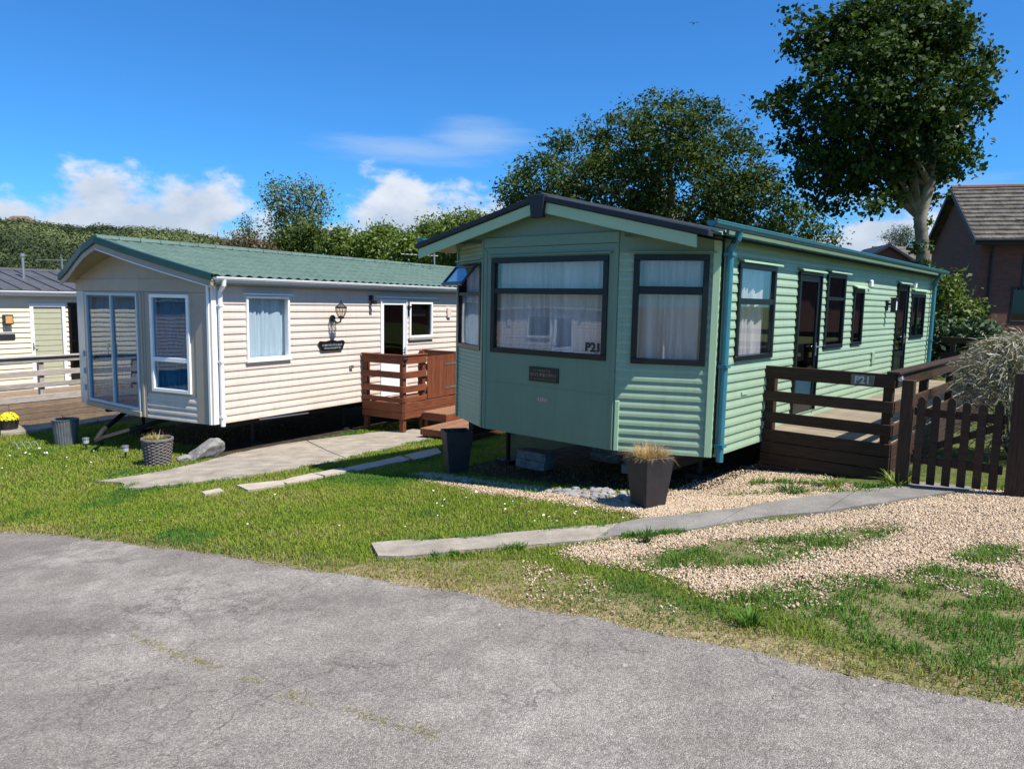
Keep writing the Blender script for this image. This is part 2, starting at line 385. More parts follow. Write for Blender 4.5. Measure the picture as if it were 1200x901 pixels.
# ------------------------------------------------------------------ terrain height
CP=np.array([(-4.63,10.72,-.66),(-1.9,13.2,-.67),(-.6,12.5,-.60),(-9.4,14.5,-.83),(-10.9,16.3,-.95),(-7.6,12.3,-.78),(1.28,6.33,0),(2.5,7.1,.06),(3.4,6.6,.15),(4.1,6.2,.22),(-.67,8.48,-.26),(0,0,.06),(-5,7,-.58),(3,2.5,.28),(-3,2,-.2),(6,7,.33),(8,14,.2),(12,22,.3),(0,25,-.7),(-12,30,-1.),(-20,20,-1.1),(20,30,.4),(-10,5,-.95),(15,6,.7),(6,-8,.6),(-12,-8,-1.),(25,-5,.9),(-25,5,-1.3)])
def _U(r2): return r2*np.log(r2+1e-9)*.5
def _fit():
    n=len(CP);X=CP[:,:2]/10
    r2=((X[:,None]-X[None])**2).sum(-1)
    K=_U(r2)+np.eye(n)*.006
    Pm=np.c_[np.ones(n),X]
    A=np.zeros((n+3,n+3));A[:n,:n]=K;A[:n,n:]=Pm;A[n:,:n]=Pm.T
    return np.linalg.solve(A,np.r_[CP[:,2],0,0,0])
_S=_fit()
def gz(x,y):
    x=np.asarray(x,float);y=np.asarray(y,float)
    R=np.hypot(x,y-5)
    k=np.minimum(1,22/np.maximum(R,1e-6))
    x=x*k;y=5+(y-5)*k
    r2=((x[...,None]-CP[:,0])**2+(y[...,None]-CP[:,1])**2)/100
    z=_U(r2)@_S[:-3]+_S[-3]+_S[-2]*x/10+_S[-1]*y/10
    return z

# outlines on the ground (metres)
ROAD = [(-5.12, 7.07), (-4.55, 6.86), (-3.94, 6.53), (-3.38, 6.23), (-2.86, 5.94), (-2.39, 5.68), (-1.96, 5.43), (-1.55, 5.19), (-1.18, 4.95), (-0.84, 4.76), (-0.53, 4.58), (-0.24, 4.4), (0.03, 4.22), (0.28, 4.06), (0.51, 3.91), (0.72, 3.77), (0.92, 3.63), (1.11, 3.51), (1.28, 3.37), (1.44, 3.27), (1.59, 3.15), (1.73, 3.05), (1.86, 2.96), (1.99, 2.88), (2.1, 2.78)]
GSTRIP = [(-1.25, 8.71), (-1.04, 8.82), (-0.57, 8.24), (0.02, 7.67), (0.46, 7.27), (0.87, 7.05), (1.31, 6.68), (2.08, 7.46), (2.98, 8.25), (3.28, 6.61), (2.81, 6.45), (2.09, 6.12), (1.47, 6.0), (1.17, 5.94), (1.07, 6.19), (0.43, 6.75), (-0.34, 7.44), (-0.74, 7.92)]
GRAVEL = [(0.34, 5.19), (0.81, 5.39), (1.34, 5.44), (1.94, 5.66), (2.69, 5.81), (3.53, 6.08), (4.19, 6.28), (4.88, 6.13), (3.22, 3.97), (2.73, 4.03), (2.39, 4.22), (2.05, 4.14), (1.52, 4.08), (1.2, 4.19), (1.06, 4.45), (0.77, 4.73), (0.57, 4.97)]
ISLE1 = [(0.77, 4.93), (1.08, 5.09), (1.53, 5.18), (2.19, 5.26), (2.64, 5.41), (2.95, 5.45), (2.88, 5.19), (2.29, 4.84), (1.9, 4.68), (1.47, 4.58), (0.92, 4.59)]
ISLE2 = [(1.23, 4.27), (1.5, 4.15), (1.82, 4.32), (2.24, 4.44), (2.64, 4.39), (2.93, 4.27), (2.86, 4.01), (3.0, 3.87), (2.26, 2.72), (2.07, 3.0), (1.69, 3.38), (1.66, 3.7), (1.41, 4.03)]
ISLE3 = [(2.77, 4.57), (3.25, 4.89), (3.4, 4.59), (3.18, 4.29), (2.88, 4.35)]
DRY = [(-1.33, 5.07), (-0.98, 5.15), (-0.22, 5.1), (0.32, 4.83), (0.72, 4.35), (1.12, 3.89), (1.56, 3.45), (1.64, 3.25), (1.58, 3.13), (0.92, 3.61), (0.03, 4.2), (-1.18, 4.93)]
STONES = [(0.37, 7.17), (0.81, 7.27), (1.22, 6.84), (1.35, 6.46), (1.15, 6.44), (0.76, 6.77)]
SOIL1 = [(-4.8, 11.17), (-5.03, 12.05), (-4.35, 13.56), (-3.37, 15.45), (-2.91, 14.0), (-3.55, 12.46), (-4.12, 11.67), (-4.4, 10.91)]
KERB = [(-9.89, 13.83), (-9.39, 14.07), (-8.76, 14.72), (-8.6, 15.38), (-8.38, 16.79), (-8.01, 16.12), (-8.23, 14.72), (-8.43, 14.16), (-8.94, 13.39), (-9.35, 13.07)]
P2T = [(-1.12, 5.65), (-0.8, 5.66), (-0.43, 5.64), (-0.07, 5.68), (0.44, 5.77), (0.81, 5.75), (1.11, 5.89), (1.46, 5.96), (1.92, 6.06), (2.62, 6.35), (3.5, 6.58), (3.83, 6.72), (4.23, 6.34)]
P2B = [(-0.98, 5.25), (-0.55, 5.22), (-0.28, 5.3), (0.24, 5.31), (0.63, 5.41), (0.82, 5.45), (1.35, 5.48), (1.96, 5.72), (2.67, 5.83), (3.57, 6.14)]
PATH2 = [(-1.12, 5.65), (-0.8, 5.66), (-0.43, 5.64), (-0.07, 5.68), (0.44, 5.77), (0.81, 5.75), (1.11, 5.89), (1.46, 5.96), (1.92, 6.06), (2.62, 6.35), (3.5, 6.58), (3.83, 6.72), (4.23, 6.34), (3.57, 6.14), (2.67, 5.83), (1.96, 5.72), (1.35, 5.48), (0.82, 5.45), (0.63, 5.41), (0.24, 5.31), (-0.28, 5.3), (-0.55, 5.22), (-0.98, 5.25)]
PATH1 = [(-5.46, 9.34), (-4.93, 9.73), (-4.52, 10.51), (-4.38, 11.13), (-4.12, 11.67), (-3.55, 12.46), (-2.66, 13.34), (-1.97, 13.87), (-1.27, 13.49), (-1.21, 12.85), (-1.71, 12.06), (-2.62, 10.02), (-3.51, 9.19), (-4.24, 8.85), (-4.8, 8.78), (-4.81, 9.12)]
P1T = [(-5.46, 9.34), (-4.93, 9.73), (-4.52, 10.51), (-4.38, 11.13), (-4.12, 11.67), (-3.55, 12.46), (-2.66, 13.34), (-1.97, 13.87), (-1.27, 13.49)]
P1B = [(-4.81, 9.12), (-4.8, 8.78), (-4.24, 8.85), (-3.51, 9.19), (-2.62, 10.02), (-1.71, 12.06), (-1.21, 12.85)]
SLABS = [[(-3.33, 8.62), (-2.83, 8.78), (-2.67, 8.42), (-3.05, 8.24)], [(-2.86, 8.74), (-2.57, 9.18), (-2.32, 8.84), (-2.68, 8.52)], [(-2.55, 9.16), (-2.25, 9.46), (-2.05, 9.27), (-2.31, 8.9)], [(-2.2, 9.46), (-1.6, 10.41), (-1.39, 9.97), (-1.96, 9.17)], [(-1.56, 10.49), (-1.17, 11.31), (-1.02, 10.61), (-1.34, 9.95)], [(-3.62, 8.31), (-3.46, 8.45), (-3.35, 8.29), (-3.51, 8.15)]]

# crown masses: x, y, z, radius (metres)
SYC=[(8.36, 17.27, 7.96, 0.97), (7.67, 18.12, 8.05, 0.85), (6.66, 17.64, 8.1, 0.51), (9.79, 18.29, 8.15, 0.89), (10.74, 18.35, 7.84, 0.64), (10.28, 16.78, 7.29, 0.32), (7.38, 16.64, 6.69, 1.06), (6.94, 18.94, 6.88, 0.53), (5.82, 17.33, 6.36, 0.3), (8.93, 17.26, 6.8, 1.27), (11.45, 19.39, 7.08, 0.59), (11.02, 17.92, 6.69, 0.3), (7.74, 18.94, 6.21, 0.8), (8.46, 17.93, 5.8, 1.1), (10.04, 18.39, 5.93, 0.97), (10.0, 17.02, 5.31, 0.47), (7.43, 18.38, 5.12, 0.59), (8.61, 19.03, 5.13, 0.72), (9.21, 18.06, 4.98, 0.59), (10.23, 18.68, 4.81, 0.47), (7.69, 18.48, 4.4, 0.38), (8.21, 16.78, 4.18, 0.28), (8.28, 18.72, 4.25, 0.23), (9.32, 18.26, 8.68, 0.72), (7.84, 17.44, 8.28, 0.59), (9.37, 16.69, 7.92, 0.55), (6.84, 19.02, 8.95, 0.25), (10.89, 17.92, 7.12, 0.25), (9.84, 18.61, 4.67, 0.38), (10.64, 19.06, 5.04, 0.38), (9.29, 18.6, 4.82, 0.34), (6.88, 19.18, 5.89, 0.28), (6.87, 17.71, 5.33, 0.34)]
MID=[(0.2, 22.96, 5.15, 0.67), (0.88, 21.82, 5.34, 0.88), (2.0, 23.39, 6.09, 0.98), (3.43, 23.21, 6.55, 1.19), (4.11, 20.71, 6.29, 1.09), (4.54, 20.84, 6.92, 0.62), (3.87, 21.09, 7.11, 0.47), (6.14, 23.49, 6.92, 0.85), (6.35, 21.8, 6.8, 0.47), (6.49, 22.41, 5.75, 1.14), (6.99, 21.36, 5.27, 0.67), (2.93, 22.02, 4.97, 1.45), (4.86, 21.63, 4.95, 1.66), (6.84, 21.52, 4.49, 1.19), (8.39, 22.27, 4.23, 0.78), (9.24, 22.27, 3.82, 0.52), (0.49, 23.29, 4.45, 0.88), (1.46, 22.58, 4.38, 1.19), (3.97, 23.37, 3.59, 1.81), (6.63, 23.14, 3.36, 1.55), (8.67, 23.57, 3.3, 1.04), (-0.16, 22.55, 4.78, 0.39), (5.18, 20.92, 7.27, 0.34), (2.48, 23.15, 7.13, 0.41), (4.88, 23.49, 8.18, 0.26), (4.17, 23.3, 8.17, 0.23), (3.42, 22.22, 7.52, 0.31), (1.27, 22.68, 6.65, 0.34), (-0.02, 21.08, 5.35, 0.28), (7.22, 23.06, 6.59, 0.28), (7.67, 22.24, 5.29, 0.31), (5.89, 21.31, 7.2, 0.23), (2.61, 20.6, 6.87, 0.23), (1.64, 23.13, 6.96, 0.23), (-0.39, 23.57, 5.34, 0.23), (6.36, 20.68, 6.46, 0.21), (9.01, 22.96, 4.76, 0.28), (9.39, 21.71, 4.02, 0.26)]
AIRY=[(-12.41, 39.3, 7.11, 0.8), (-11.36, 39.59, 7.35, 0.85), (-12.25, 40.54, 6.47, 0.94), (-11.0, 40.75, 6.61, 0.8), (-11.69, 39.09, 5.33, 1.04), (-12.96, 40.23, 5.64, 0.71), (-10.79, 39.09, 5.26, 0.89), (-13.13, 40.44, 7.89, 0.42), (-10.47, 39.66, 7.11, 0.42), (-13.72, 40.76, 6.83, 0.42)]
AIRYLOW=[(-11.44, 38.96, 4.34, 1.16), (-12.05, 38.01, 4.05, 0.89), (-10.23, 39.0, 4.46, 0.89), (-10.52, 37.62, 4.87, 0.63), (-11.35, 37.15, 3.45, 1.12)]
SAP=[(-15.36, 42.1, 5.93, 0.44), (-14.97, 41.53, 5.4, 0.59), (-15.43, 41.7, 5.03, 0.59), (-14.83, 41.91, 4.87, 0.59)]
CON=[(27.43, 54.11, 6.99, 0.44), (28.04, 53.66, 7.27, 0.64), (27.79, 53.54, 6.52, 0.7), (29.11, 54.37, 6.49, 0.89)]
BUSHY=[(9.56, 16.31, 2.15, 0.35), (10.29, 16.96, 1.64, 0.43), (9.86, 16.9, 2.46, 0.17), (9.59, 16.38, 1.2, 0.43), (10.26, 16.46, 1.79, 0.23)]
DARKB=[(9.09, 15.22, 1.25, 0.39), (9.48, 15.32, 1.16, 0.32), (9.06, 15.28, 0.97, 0.36), (9.73, 15.25, 1.26, 0.36)]
HEDGE=[[(-13.36, 36.19, 3.9, 0.85), (-14.54, 36.7, 3.78, 0.68), (-12.46, 36.01, 3.78, 0.76)], [(-8.06, 33.89, 4.59, 0.44), (-8.41, 34.35, 4.07, 0.64), (-7.52, 33.58, 3.88, 0.64)], [(-6.56, 32.68, 4.14, 0.54), (-7.17, 33.76, 3.75, 0.62), (-6.06, 33.03, 3.8, 0.62)], [(-5.97, 34.08, 4.76, 0.48), (-6.02, 33.22, 4.35, 0.64), (-5.54, 33.86, 4.1, 0.8)], [(-4.59, 32.13, 4.32, 0.49), (-4.64, 31.23, 3.78, 0.68), (-4.15, 32.19, 3.71, 0.68)], [(-3.86, 33.21, 4.69, 0.54), (-3.87, 32.3, 5.12, 0.23), (-3.59, 33.2, 4.16, 0.78)], [(-2.55, 29.95, 4.9, 0.46), (-2.79, 30.29, 4.52, 0.56), (-2.19, 29.76, 4.42, 0.71), (-2.57, 30.33, 3.8, 0.92)], [(-1.76, 29.38, 5.06, 0.34), (-1.33, 28.24, 4.74, 0.48), (-1.55, 28.3, 4.17, 0.75), (-0.97, 29.28, 4.43, 0.68), (-1.31, 29.74, 3.62, 0.85)]]
# ------------------------------------------------------------------ ground shape and regions
def vnoise(x, y, s, seed=0):
    r = np.random.default_rng(seed); g = r.random((64, 64))
    x = np.asarray(x) * s + 100; y = np.asarray(y) * s + 100
    xi = np.floor(x).astype(int); yi = np.floor(y).astype(int); fx = x - xi; fy = y - yi
    fx = fx * fx * (3 - 2 * fx); fy = fy * fy * (3 - 2 * fy)
    a = g[xi % 64, yi % 64]; b = g[(xi + 1) % 64, yi % 64]; c = g[xi % 64, (yi + 1) % 64]; d = g[(xi + 1) % 64, (yi + 1) % 64]
    return (a * (1 - fx) + b * fx) * (1 - fy) + (c * (1 - fx) + d * fx) * fy
def fbm(x, y, s, seed=0, o=4):
    t = 0; a = .5; n = 0
    for i in range(o):
        t = t + a * vnoise(x, y, s * 2 ** i, seed + i); n += a; a *= .55
    return t / n
def inpoly(x, y, P):
    x = np.asarray(x); y = np.asarray(y); ins = np.zeros(x.shape, bool)
    n = len(P)
    for i in range(n):
        x1, y1 = P[i]; x2, y2 = P[(i + 1) % n]
        if y1 == y2: continue
        c = ((y1 > y) != (y2 > y)) & (x < (x2 - x1) * (y - y1) / (y2 - y1) + x1)
        ins ^= c
    return ins
def soft(x, y, P, amp=.09, s=3.0, seed=5):
    """membership of a region whose outline wanders"""
    dx = (fbm(x, y, s, seed) - .5) * amp * 4; dy = (fbm(x, y, s, seed + 20) - .5) * amp * 4
    return inpoly(x + dx, y + dy, P)
RX = np.array([p[0] for p in ROAD]); RY = np.array([p[1] for p in ROAD])
RX = np.r_[-20, -9.5, RX, 2.9, 6.0]; RY = np.r_[13.5, 9.05, RY, 1.95, -1.6]
def road_y(x): return np.interp(x, RX, RY)
GTH, CTH = R(40.5), R(30)
G0 = (2.0986, 7.0299, 0.36); C0 = (-4.5482, 10.9264, -0.16)
def loc2w(o, th, s, l): return (o[0] + s * math.cos(th) + l * math.sin(th), o[1] - s * math.sin(th) + l * math.cos(th))
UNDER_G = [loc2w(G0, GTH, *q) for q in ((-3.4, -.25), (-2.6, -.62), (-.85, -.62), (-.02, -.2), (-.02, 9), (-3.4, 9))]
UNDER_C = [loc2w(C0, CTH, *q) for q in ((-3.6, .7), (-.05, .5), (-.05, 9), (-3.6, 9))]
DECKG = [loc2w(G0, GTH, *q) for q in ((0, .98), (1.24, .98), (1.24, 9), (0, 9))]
def masks(x, y, dith=0.0):
    x0_, y0_ = x, y
    if dith:
        x = x + rng.normal(0, dith, x.shape); y = y + rng.normal(0, dith, y.shape)
    jig = (fbm(x, y, 5, 3) - .5) * .16
    lawn = (y + jig > road_y(x) + .03)
    isles = soft(x, y, ISLE1, .06) | soft(x, y, ISLE2, .08) | soft(x, y, ISLE3, .07)
    grav = (soft(x, y, GRAVEL, .07) & ~isles)
    strip = soft(x, y, GSTRIP, .045)
    x, y = x0_, y0_
    hard = inpoly(x, y, PATH2) | inpoly(x, y, PATH1)
    for s_ in SLABS: hard |= inpoly(x, y, s_)
    soil = soft(x, y, SOIL1, .08)
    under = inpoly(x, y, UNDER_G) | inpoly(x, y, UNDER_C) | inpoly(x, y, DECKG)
    dry = soft(x, y, DRY, .1, 2.5)
    edge = np.clip(1 - (y - road_y(x)) / .38, 0, 1)
    return dict(lawn=lawn, gravel=grav, strip=strip, hard=hard, soil=soil, under=under, dry=dry, edge=edge, isles=isles)

# ground sheet: fine near, widening to the horizon
def axis(lo, hi, step, far, ratio=1.22):
    a = list(np.arange(lo, hi + 1e-6, step)); s = step
    while a[-1] < far: s *= ratio; a.append(a[-1] + s)
    s = step; b = []
    x = lo
    while x > -far: s *= ratio; x -= s; b.append(x)
    return np.array(b[::-1] + a)
gx = axis(-10, 5.5, .085, 2500); gy = axis(1, 13, .085, 2500)
GX, GY = np.meshgrid(gx, gy, indexing='ij')
GZ = gz(GX, GY) - .012
mk = masks(GX, GY)
GZ = np.where(~mk['lawn'], GZ - .02, GZ)
nx, ny = GX.shape
V = np.stack([GX, GY, GZ], -1).reshape(-1, 3)
I = np.arange(nx * ny).reshape(nx, ny)
F = np.stack([I[:-1, :-1], I[1:, :-1], I[1:, 1:], I[:-1, 1:]], -1).reshape(-1, 4)

def ground_mat():
    m_, n, l = mat_new('lawn_soil')
    out = N(n, 'ShaderNodeOutputMaterial'); b = N(n, 'ShaderNodeBsdfPrincipled'); l.new(b.outputs[0], out.inputs[0])
    b.inputs['Roughness'].default_value = .95; b.inputs['Specular IOR Level'].default_value = .15
    tcn = N(n, 'ShaderNodeTexCoord')
    def noise(s, d=6):
        k = N(n, 'ShaderNodeTexNoise'); k.inputs['Scale'].default_value = s; k.inputs['Detail'].default_value = d; l.new(tcn.outputs['Object'], k.inputs['Vector']); return k.outputs[0]
    def ramp(v, c1, c2, a=.3, z=.7):
        k = N(n, 'ShaderNodeValToRGB'); l.new(v, k.inputs[0]); k.color_ramp.elements[0].position = a; k.color_ramp.elements[1].position = z
        k.color_ramp.elements[0].color = rgba(c1); k.color_ramp.elements[1].color = rgba(c2); return k.outputs[0]
    def mix(f, a, c):
        k = N(n, 'ShaderNodeMix', data_type='RGBA'); l.new(f, k.inputs[0]); l.new(a, k.inputs[6]); l.new(c, k.inputs[7]); return k.outputs[2]
    def attr(a):
        k = N(n, 'ShaderNodeAttribute', attribute_name=a); return k.outputs['Fac']
    grass = ramp(noise(9, 8), (.05, .07, .016), (.13, .145, .04))
    grav = ramp(noise(60, 3), (.20, .145, .09), (.50, .38, .26))
    dry = ramp(noise(22, 6), (.16, .125, .06), (.36, .29, .16))
    soil = ramp(noise(7, 8), (.018, .015, .011), (.075, .055, .038))  # bare soil, coloured extra dark to deepen the shade under the caravans
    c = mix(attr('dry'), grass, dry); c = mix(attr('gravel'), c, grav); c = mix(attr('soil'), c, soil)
    fr = N(n, 'ShaderNodeMapRange'); l.new(noise(130, 4), fr.inputs[0]); fr.inputs[1].default_value = .3; fr.inputs[2].default_value = .7; fr.inputs[3].default_value = .5; fr.inputs[4].default_value = 1.4
    sc = N(n, 'ShaderNodeVectorMath', operation='SCALE'); l.new(c, sc.inputs[0]); l.new(fr.outputs[0], sc.inputs['Scale'])
    l.new(sc.outputs[0], b.inputs['Base Color'])
    bp = N(n, 'ShaderNodeBump'); bp.inputs['Strength'].default_value = .9; bp.inputs['Distance'].default_value = .02
    l.new(noise(45, 5), bp.inputs['Height']); l.new(bp.outputs[0], b.inputs['Normal'])
    return m_
ground = npmesh('lawn', V, F, ground_mat(), smooth=True)
tag(ground, kind='structure')
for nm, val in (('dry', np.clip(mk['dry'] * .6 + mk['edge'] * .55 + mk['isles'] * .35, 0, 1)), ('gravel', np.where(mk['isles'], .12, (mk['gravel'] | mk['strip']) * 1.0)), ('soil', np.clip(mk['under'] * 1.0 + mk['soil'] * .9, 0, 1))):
    a = ground.data.attributes.new(nm, 'FLOAT', 'POINT'); a.data.foreach_set('value', val.reshape(-1).astype(np.float32))

# road: a strip that follows the wandering edge of the lawn and runs back past the camera
def road_mat():
    m_, n, l = mat_new('worn_asphalt')
    out = N(n, 'ShaderNodeOutputMaterial'); b = N(n, 'ShaderNodeBsdfPrincipled'); l.new(b.outputs[0], out.inputs[0])
    b.inputs['Roughness'].default_value = .9; b.inputs['Specular IOR Level'].default_value = .2
    tcn = N(n, 'ShaderNodeTexCoord')
    def noise(s, d=6, v=None, r=.6):
        k = N(n, 'ShaderNodeTexNoise'); k.inputs['Scale'].default_value = s; k.inputs['Detail'].default_value = d; k.inputs['Roughness'].default_value = r; l.new(v or tcn.outputs['Object'], k.inputs['Vector']); return k
    def rng_(v, a, z, o0=0., o1=1.):
        k = N(n, 'ShaderNodeMapRange'); l.new(v, k.inputs[0]); k.inputs[1].default_value = a; k.inputs[2].default_value = z; k.inputs[3].default_value = o0; k.inputs[4].default_value = o1; return k.outputs[0]
    def mix(f, a, c, t='MIX'):
        k = N(n, 'ShaderNodeMix', data_type='RGBA', blend_type=t)
        if isinstance(f, float): k.inputs[0].default_value = f
        else: l.new(f, k.inputs[0])
        for i, q in ((6, a), (7, c)):
            if isinstance(q, tuple): k.inputs[i].default_value = rgba(q)
            else: l.new(q, k.inputs[i])
        return k.outputs[2]
    def mul(a, c):
        k = N(n, 'ShaderNodeMath', operation='MULTIPLY'); 
        for i, q in ((0, a), (1, c)):
            if isinstance(q, float): k.inputs[i].default_value = q
            else: l.new(q, k.inputs[i])
        return k.outputs[0]
    warp = noise(3.2, 4); wv = N(n, 'ShaderNodeVectorMath', operation='MULTIPLY_ADD'); l.new(warp.outputs['Color'], wv.inputs[0]); wv.inputs[1].default_value = (.35, .35, .35); l.new(tcn.outputs['Object'], wv.inputs[2])
    # aggregate chippings
    vo = N(n, 'ShaderNodeTexVoronoi'); vo.inputs['Scale'].default_value = 105; l.new(tcn.outputs['Object'], vo.inputs['Vector'])
    ve = N(n, 'ShaderNodeTexVoronoi', feature='DISTANCE_TO_EDGE'); ve.inputs['Scale'].default_value = 105; l.new(tcn.outputs['Object'], ve.inputs['Vector'])
    sepc = N(n, 'ShaderNodeSeparateColor'); l.new(vo.outputs['Color'], sepc.inputs[0])
    val = rng_(sepc.outputs[0], 0, 1, .74, 1.28)
    base = mix(rng_(noise(.9, 6).outputs[0], .35, .65), (.228, .203, .174), (.298, .265, .227))
    base = mix(rng_(noise(5.5, 7).outputs[0], .4, .72, 0, .75), base, (.19, .166, .148))
    mpr = N(n, 'ShaderNodeMapping'); mpr.inputs['Rotation'].default_value = (0, 0, R(31)); mpr.inputs['Scale'].default_value = (.13, 1.5, 1); l.new(wv.outputs[0], mpr.inputs[0])
    trk = rng_(noise(1.0, 5, mpr.outputs[0]).outputs[0], .36, .64, .80, 1.14)
    tsc = N(n, 'ShaderNodeVectorMath', operation='SCALE'); l.new(base, tsc.inputs[0]); l.new(trk, tsc.inputs['Scale']); base = tsc.outputs[0]
    worn = mul(rng_(noise(.55, 3).outputs[0], .49, .60), rng_(noise(4.5, 6, r=.7).outputs[0], .42, .60))
    base = mix(mul(worn, .42), base, (.46, .41, .36))
    sc = N(n, 'ShaderNodeVectorMath', operation='SCALE'); l.new(base, sc.inputs[0]); l.new(val, sc.inputs['Scale'])
    gap = rng_(ve.outputs[0], 0.0, .16, .80, 1.0); sc2 = N(n, 'ShaderNodeVectorMath', operation='SCALE'); l.new(sc.outputs[0], sc2.inputs[0]); l.new(gap, sc2.inputs['Scale'])
    sc3 = N(n, 'ShaderNodeVectorMath', operation='SCALE'); l.new(sc2.outputs[0], sc3.inputs[0]); l.new(rng_(noise(170, 3).outputs[0], .32, .68, .58, 1.42), sc3.inputs['Scale']); cur = sc3.outputs[0]
    # cracks
    cr = None
    for s, w, msk in ((1.3, .007, .45), (5.5, .022, .495)):
        k = N(n, 'ShaderNodeTexVoronoi', feature='DISTANCE_TO_EDGE'); k.inputs['Scale'].default_value = s; l.new(wv.outputs[0], k.inputs['Vector'])
        c = mul(rng_(k.outputs[0], w * .4, w, 1., 0.), rng_(noise(.8, 2).outputs[0], msk, msk + .07))
        cr = c if cr is None else mix(.5, c, c)
        cur = mix(mul(c, .5), cur, (.07, .063, .055))
    # moss and dust in low places
    moss = mul(rng_(noise(.45, 3).outputs[0], .56, .66), rng_(noise(9, 7, r=.7).outputs[0], .55, .7))
    cur = mix(mul(moss, .4), cur, (.19, .175, .085))
    # weak pale stain marks
    st = mul(rng_(noise(13, 4).outputs[0], .62, .7), rng_(noise(1.7, 3).outputs[0], .52, .6))
    cur = mix(mul(st, .5), cur, (.50, .47, .43))
    l.new(cur, b.inputs['Base Color'])
    h = N(n, 'ShaderNodeMath', operation='MULTIPLY_ADD'); l.new(ve.outputs[0], h.inputs[0]); h.inputs[1].default_value = 1.3; l.new(noise(28, 5).outputs[0], h.inputs[2])
    bp = N(n, 'ShaderNodeBump'); bp.inputs['Strength'].default_value = .6; bp.inputs['Distance'].default_value = .010
    l.new(h.outputs[0], bp.inputs['Height']); l.new(bp.outputs[0], b.inputs['Normal'])
    return m_
ux = np.r_[np.linspace(-20, -9, 60), np.arange(-8.9, 3.2, .035), np.linspace(3.3, 6, 30)]
ey = road_y(ux) + (fbm(ux, ux * 0, 4, 31) - .5) * .14 + (fbm(ux, ux * 0, 17, 32) - .5) * .07
vv = np.r_[0, .012, .05, np.arange(.12, 7.5, .09), 8.5, 10, 13]
UX = np.repeat(ux[:, None], len(vv), 1); UY = ey[:, None] - vv[None, :]
UX = UX - vv[None, :] * .52
UZ = gz(UX, UY) + .006 - np.where(vv < .02, .02, 0)[None, :]
I = np.arange(UX.size).reshape(UX.shape)
F = np.stack([I[:-1, :-1], I[:-1, 1:], I[1:, 1:], I[1:, :-1]], -1).reshape(-1, 4)
road = npmesh('road', np.stack([UX, UY, UZ], -1).reshape(-1, 3), F, road_mat(), smooth=True); tag(road, kind='structure')

# concrete paths: slabs laid on the slope, with edges
def slab_strip(name, A, B, n, mt, parent, h=.03, m=5, gap=.006, t0=0., t1=1.):
    A = np.array(A, float); B = np.array(B, float)
    def resample(P, k):
        d = np.r_[0, np.cumsum(np.hypot(*np.diff(P, axis=0).T))]; s = np.linspace(t0, t1, k) * d[-1]
        return np.stack([np.interp(s, d, P[:, 0]), np.interp(s, d, P[:, 1])], -1)
    a = resample(A, n); b = resample(B, n)
    b_ = MB(); P = []
    for i in range(n):
        row = []
        for j in range(m + 1):
            t = j / m; p = a[i] * (1 - t) + b[i] * t
            jit = (float(vnoise(p[0], p[1], 5, 77)) - .5) * (.09 if j in (0, m) else 0)
            dirv = (b[i] - a[i]); dirv = dirv / max(1e-6, np.hypot(*dirv)); p = p + dirv * jit
            row.append((p[0], p[1], float(gz(p[0], p[1])) + h))
        P.append(row)
    top = [[(x, y, z) for x, y, z in r_] for r_ in P]
    b_.grid(top, flip=False)
    ring = [r_[0] for r_ in top] + top[-1][1:] + [r_[-1] for r_ in top[::-1]][1:] + top[0][::-1][1:-1]
    for i in range(len(ring)):
        p, q = ring[i], ring[(i + 1) % len(ring)]
        b_.poly([p, (p[0], p[1], p[2] - .09), (q[0], q[1], q[2] - .09), q])
    return b_.build(name, mt, parent, weld=True, fix=True)
def path(name, A, B, cuts, mts, h=.016):
    r_ = bpy.data.objects.new(name, None); COL.objects.link(r_); tag(r_, kind='structure')
    for i in range(len(cuts) - 1):
        slab_strip('slab', A, B, max(4, int((cuts[i + 1] - cuts[i]) * 40)), mts[i % len(mts)], r_, h=h, t0=cuts[i] + .002, t1=cuts[i + 1] - .002)
    return r_
path('footpath', P2T, P2B, [0, .36, .40 + .17, .78, 1.0], [MT['concrete'], MT['concrete2'], MT['concrete2'], MT['concrete2']])
path('concrete_path', P1T, P1B, [0, .56, 1.0], [MT['concrete']], h=.014)
stp = bpy.data.objects.new('stepping_stones', None); COL.objects.link(stp); tag(stp, kind='structure')
for s_ in SLABS:
    k = len(s_) // 2
    slab_strip('slab', s_[:k], s_[k:][::-1], 7, MT['slab'], stp, h=.022, m=5)
kr = bpy.data.objects.new('kerb', None); COL.objects.link(kr); tag(kr, kind='structure')
KA, KB = KERB[:5], KERB[5:][::-1]
for i in range(4): slab_strip('kerb_stone', KA, KB, 8, MT['concrete'], kr, h=.05, t0=i * .25 + .003, t1=(i + 1) * .25 - .003)

# ------------------------------------------------------------------ caravans
class Facet:
    def __init__(s, root, a, b, h0):
        s.root = root; s.a = Vector((a[0], a[1], 0)); d = Vector((b[0] - a[0], b[1] - a[1], 0)); s.len = d.length
        s.d = d.normalized(); s.n = Vector((s.d.y, -s.d.x, 0)); s.h0 = h0
    def p(s, u, z, o=0.0): return s.a + s.d * u + s.n * o + Vector((0, 0, s.h0 + z))
    def box(s, mb, u0, u1, z0, z1, o0, o1, mi=0):
        mb.hexa([s.p(u0, z0, o1), s.p(u1, z0, o1), s.p(u1, z0, o0), s.p(u0, z0, o0), s.p(u0, z1, o1), s.p(u1, z1, o1), s.p(u1, z1, o0), s.p(u0, z1, o0)], mi)

